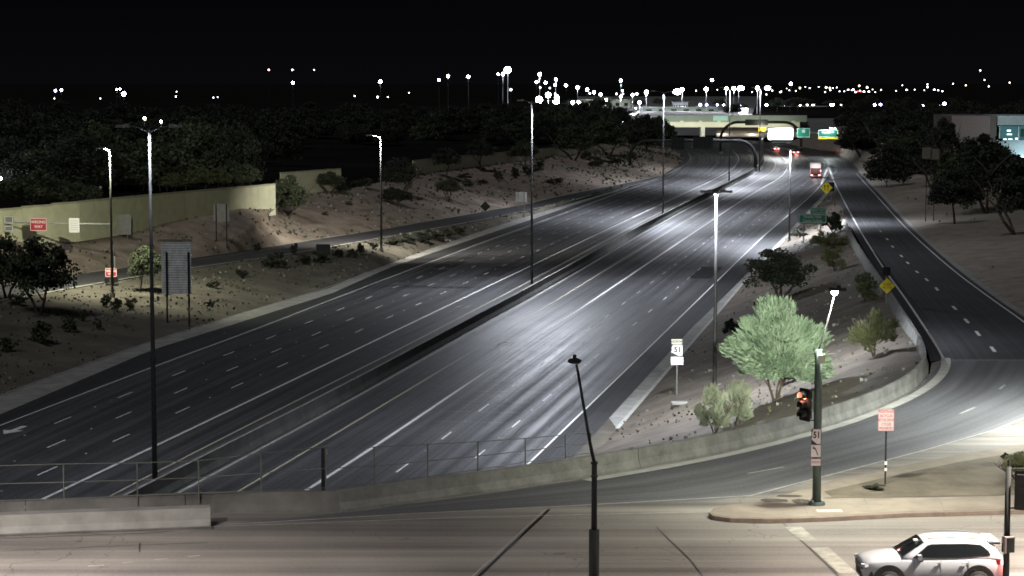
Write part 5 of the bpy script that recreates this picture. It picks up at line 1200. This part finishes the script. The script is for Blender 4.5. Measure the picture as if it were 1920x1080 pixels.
# low building slabs beyond the overpass
for k, (a, b, y0, y1, Y, m, l) in enumerate(((1085, 1182, 188, 202, 1500, mat('lit_store_wall', (.42, .48, .36), .8), 'long pale store wall across the lot left of the overpass'), (1205, 1345, 202, 216, 1250, mat('greenish_store_wall', (.25, .30, .25), .8), 'low greenish building behind the overpass'),
                                      (1470, 1562, 200, 212, 1500, mat('dim_grey_wall', (.16, .19, .2), .8), 'low grey building right of the far lamps'), (1262, 1290, 192, 206, 1400, mat('bluish_roof', (.4, .44, .5), .8), 'bluish gable building behind the brightest pole lamp'))):
    p0, p1 = V(a, y1, Y), V(b, y0, Y); t = thing('store_building', l, 'building', ((p0.x + p1.x) / 2, Y, -.5)); wd = p1.x - p0.x; ht = p1.z + .5
    MB().box((0, 10, ht / 2), (wd, 20, ht)).build('walls', m, t); MB().box((0, 9.5, ht + .2), (wd + 1, 21.5, .4)).build('roof', M_SBACK, t)
    for q in range(6): MB().box((-wd / 2 + (q + .5) * wd / 6, -.06, ht * .35), (wd / 14, .1, ht * .5)).build('window', M_GLASS, t)
    point((0, -14, 9), 4000, (.95, 1, .9), t, 1)
# left side lights
for (x, y, Y, r, m, l) in ((104, 170, 1500, 2.4, M_LAMPV, 'left of the far left violet twin lamps'), (115, 169, 1500, 2.6, M_LAMPV, 'right of the far left violet twin lamps'), (219, 168, 1400, 1.8, M_LAMPV, 'left small violet lamp beside the bright violet one'), (225, 167, 1400, 1.8, M_LAMPV, 'right small violet lamp touching the bright violet one'), (232, 176, 1350, 5.5, M_LAMPV, 'brightest violet lamp at far left'),
                           (271, 222, 560, 3.0, M_LAMPY, 'yellowish lamp right above the nearest freeway pole'), (302, 228, 560, 3.4, M_LAMPY, 'yellowish lamp just right of the nearest freeway pole top'), (57, 332, 330, 5.2, M_LAMPW, 'bright white yard lamp at the left over the wall'), (1, 335, 340, 3.6, M_LAMPW, 'white yard lamp cut by the left edge'),
                           (188, 352, 320, 4.2, M_STEEL, 'unlit globe lamp above the long wall'), (549, 155, 1300, 3.2, M_LAMPW, 'white light in the lone group high at left centre'), (504, 131, 1800, 2.0, mat('lit_reddish', (.8, .5, .5), .4, emit=(1, .55, .45), es=6), 'reddish light high at left centre'), (548, 131, 1800, 1.8, M_LAMPFW, 'dim light directly over the white one at left centre')):
    lamp(x, y, Y, r, m, l, None, 500 if m in (M_LAMPV, M_LAMPW) else (200 if m is M_LAMPY else 0), name='lamp')
for (x, y, r) in ((385, 257, 2), (442, 247, 2), (536, 227, 2), (330, 181, 1.4), (331, 172, 1), (400, 183, 1.2), (408, 182, 1.0), (188, 186, 1.2), (102, 187, 1.0), (708, 182, 2.0), (665, 180, 1.4), (727, 182, 1.2), (767, 174, 1.0), (589, 131, 1.0), (905, 245, 1.0), (965, 215, 1.4)):
    lamp(x, y, 700 + rnd.uniform(0, 500) if y > 190 else 2200, r, M_LAMPF, 'tiny pale light among the dark trees at left', 'tiny lights among the left trees', name='small_light', cat='light')
for (x, y, r, v) in ((1313, 198, 3.8, 1), (1325, 199, 2.6, 1), (1345, 198, 2.0, 1), (1357, 198, 2.0, 1), (1390, 197, 2.8, 1), (1437, 198, 3.0, 0), (1471, 198, 4.0, 1), (1489, 197, 2.6, 0), (1513, 197, 2.2, 0), (1526, 197, 1.8, 0), (1437, 208, 2.4, 0), (1500, 208, 2.6, 0), (1514, 208, 1.8, 0), (1523, 208, 1.6, 0), (1560, 208, 5.0, 0), (1577, 197, 1.8, 0), (1640, 199, 3.6, 0), (1651, 196, 2.8, 1), (1682, 197, 5.4, 1), (1731, 198, 3.2, 0), (1771, 195, 4.2, 1), (1762, 199, 1.6, 0), (1808, 197, 4.6, 1), (1756, 214, 3.2, 0), (1761, 229, 4.2, 0), (1305, 170, 1.4, 0), (1448, 170, 1.4, 0), (1437, 177, 1.4, 0)):
    lamp(x, y, 1560 if y < 212 else 1000, r * (.85 if r < 4 else 1), M_LAMPV if v else (M_LAMPF if r < 2.5 else M_LAMPW), 'white street or lot light on the plain right of the overpass', 'lights right of the overpass', 1800 if r > 3 else 0, name='plain_light')
FAR = [(1500, 165), (1475, 166), (1510, 163), (1535, 163), (1549, 164), (1556, 165), (1562, 165), (1569, 164), (1547, 175), (1557, 171), (1574, 176), (1583, 177), (1604, 177), (1612, 175), (1620, 172), (1626, 164), (1611, 161), (1636, 171), (1652, 172), (1680, 173), (1692, 160), (1733, 169), (1739, 163), (1752, 169), (1759, 170), (1767, 171), (1739, 158), (1811, 160), (1854, 162), (1787, 157), (1893, 155), (1838, 132), (1846, 150), (1465, 173), (1492, 176), (1463, 178), (1518, 165), (1597, 174), (1590, 178), (1629, 174), (1641, 186), (1700, 176), (1715, 172), (1345, 178), (1410, 182), (1480, 171), (1600, 168)]
for (x, y) in FAR:
    rr_ = rnd.choice((.9, 1.1, 1.4, 1.9)); lamp(x, y, 4200 + rnd.uniform(-600, 900), rr_, rnd.choice((M_LAMPF, M_LAMPFW, M_LAMPF)), 'faint light of the distant city near the horizon at right', 'distant city lights', name='city_light', cat='light')
for (x, y) in ((1603, 178), (1608, 177), (1614, 174)):
    lamp(x, y, 3900, 1.6, M_LAMPR, 'reddish light within the distant city lights', 'red distant lights', name='city_light', cat='light')
t = lamp(1740, 224, 950, 4.2, mat('glowing_cream_patch', (.8, .75, .6), .6, emit=(1, .93, .78), es=.9), 'cream patch glowing in place of a lit gable between dark trees at right', None, 900, (1, .9, .7), name='glowing_patch', cat='light', flatn=.8)  # lit patch built as a glowing ball, emission in place of lamplight

# ------------------------------------------------------------------ street lamps of the junction that stand outside the view
def street_lamp(x, y, h, power, col, label, arm=(-2, 0), cone=150, blend=.8):
    t = thing('street_lamp', label, 'street lamp', (x, y, 0)); MB().tube([(0, 0, -.2), (0, 0, h)], [.13, .07], 10).build('pole', M_STEEL, t)
    MB().tube([(0, 0, h), (arm[0], arm[1], h + .4)], .05, 8).build('arm', M_STEEL, t); MB().box((arm[0], arm[1], h + .4), (.7, .3, .14)).build('lamp_head', M_SBACK, t)
    spot((arm[0], arm[1], h + .25), power, col, cone, blend, parent=t)
street_lamp(34, 98, 11, 30000, (.93, .98, .92), 'street lamp right of the turn lane bend outside the frame', (-5, 2))
street_lamp(23, 66, 11, 28000, (1, .90, .78), 'street lamp at the near right corner outside the frame', (-3, 0))
street_lamp(3, 24, 9.5, 300000, (1, .87, .83), 'street lamp below the frame in the middle of the cross street', (-2, 0))
street_lamp(-21, 60, 11, 30000, (1, .91, .85), 'street lamp at the near left corner outside the frame', (3, 0))
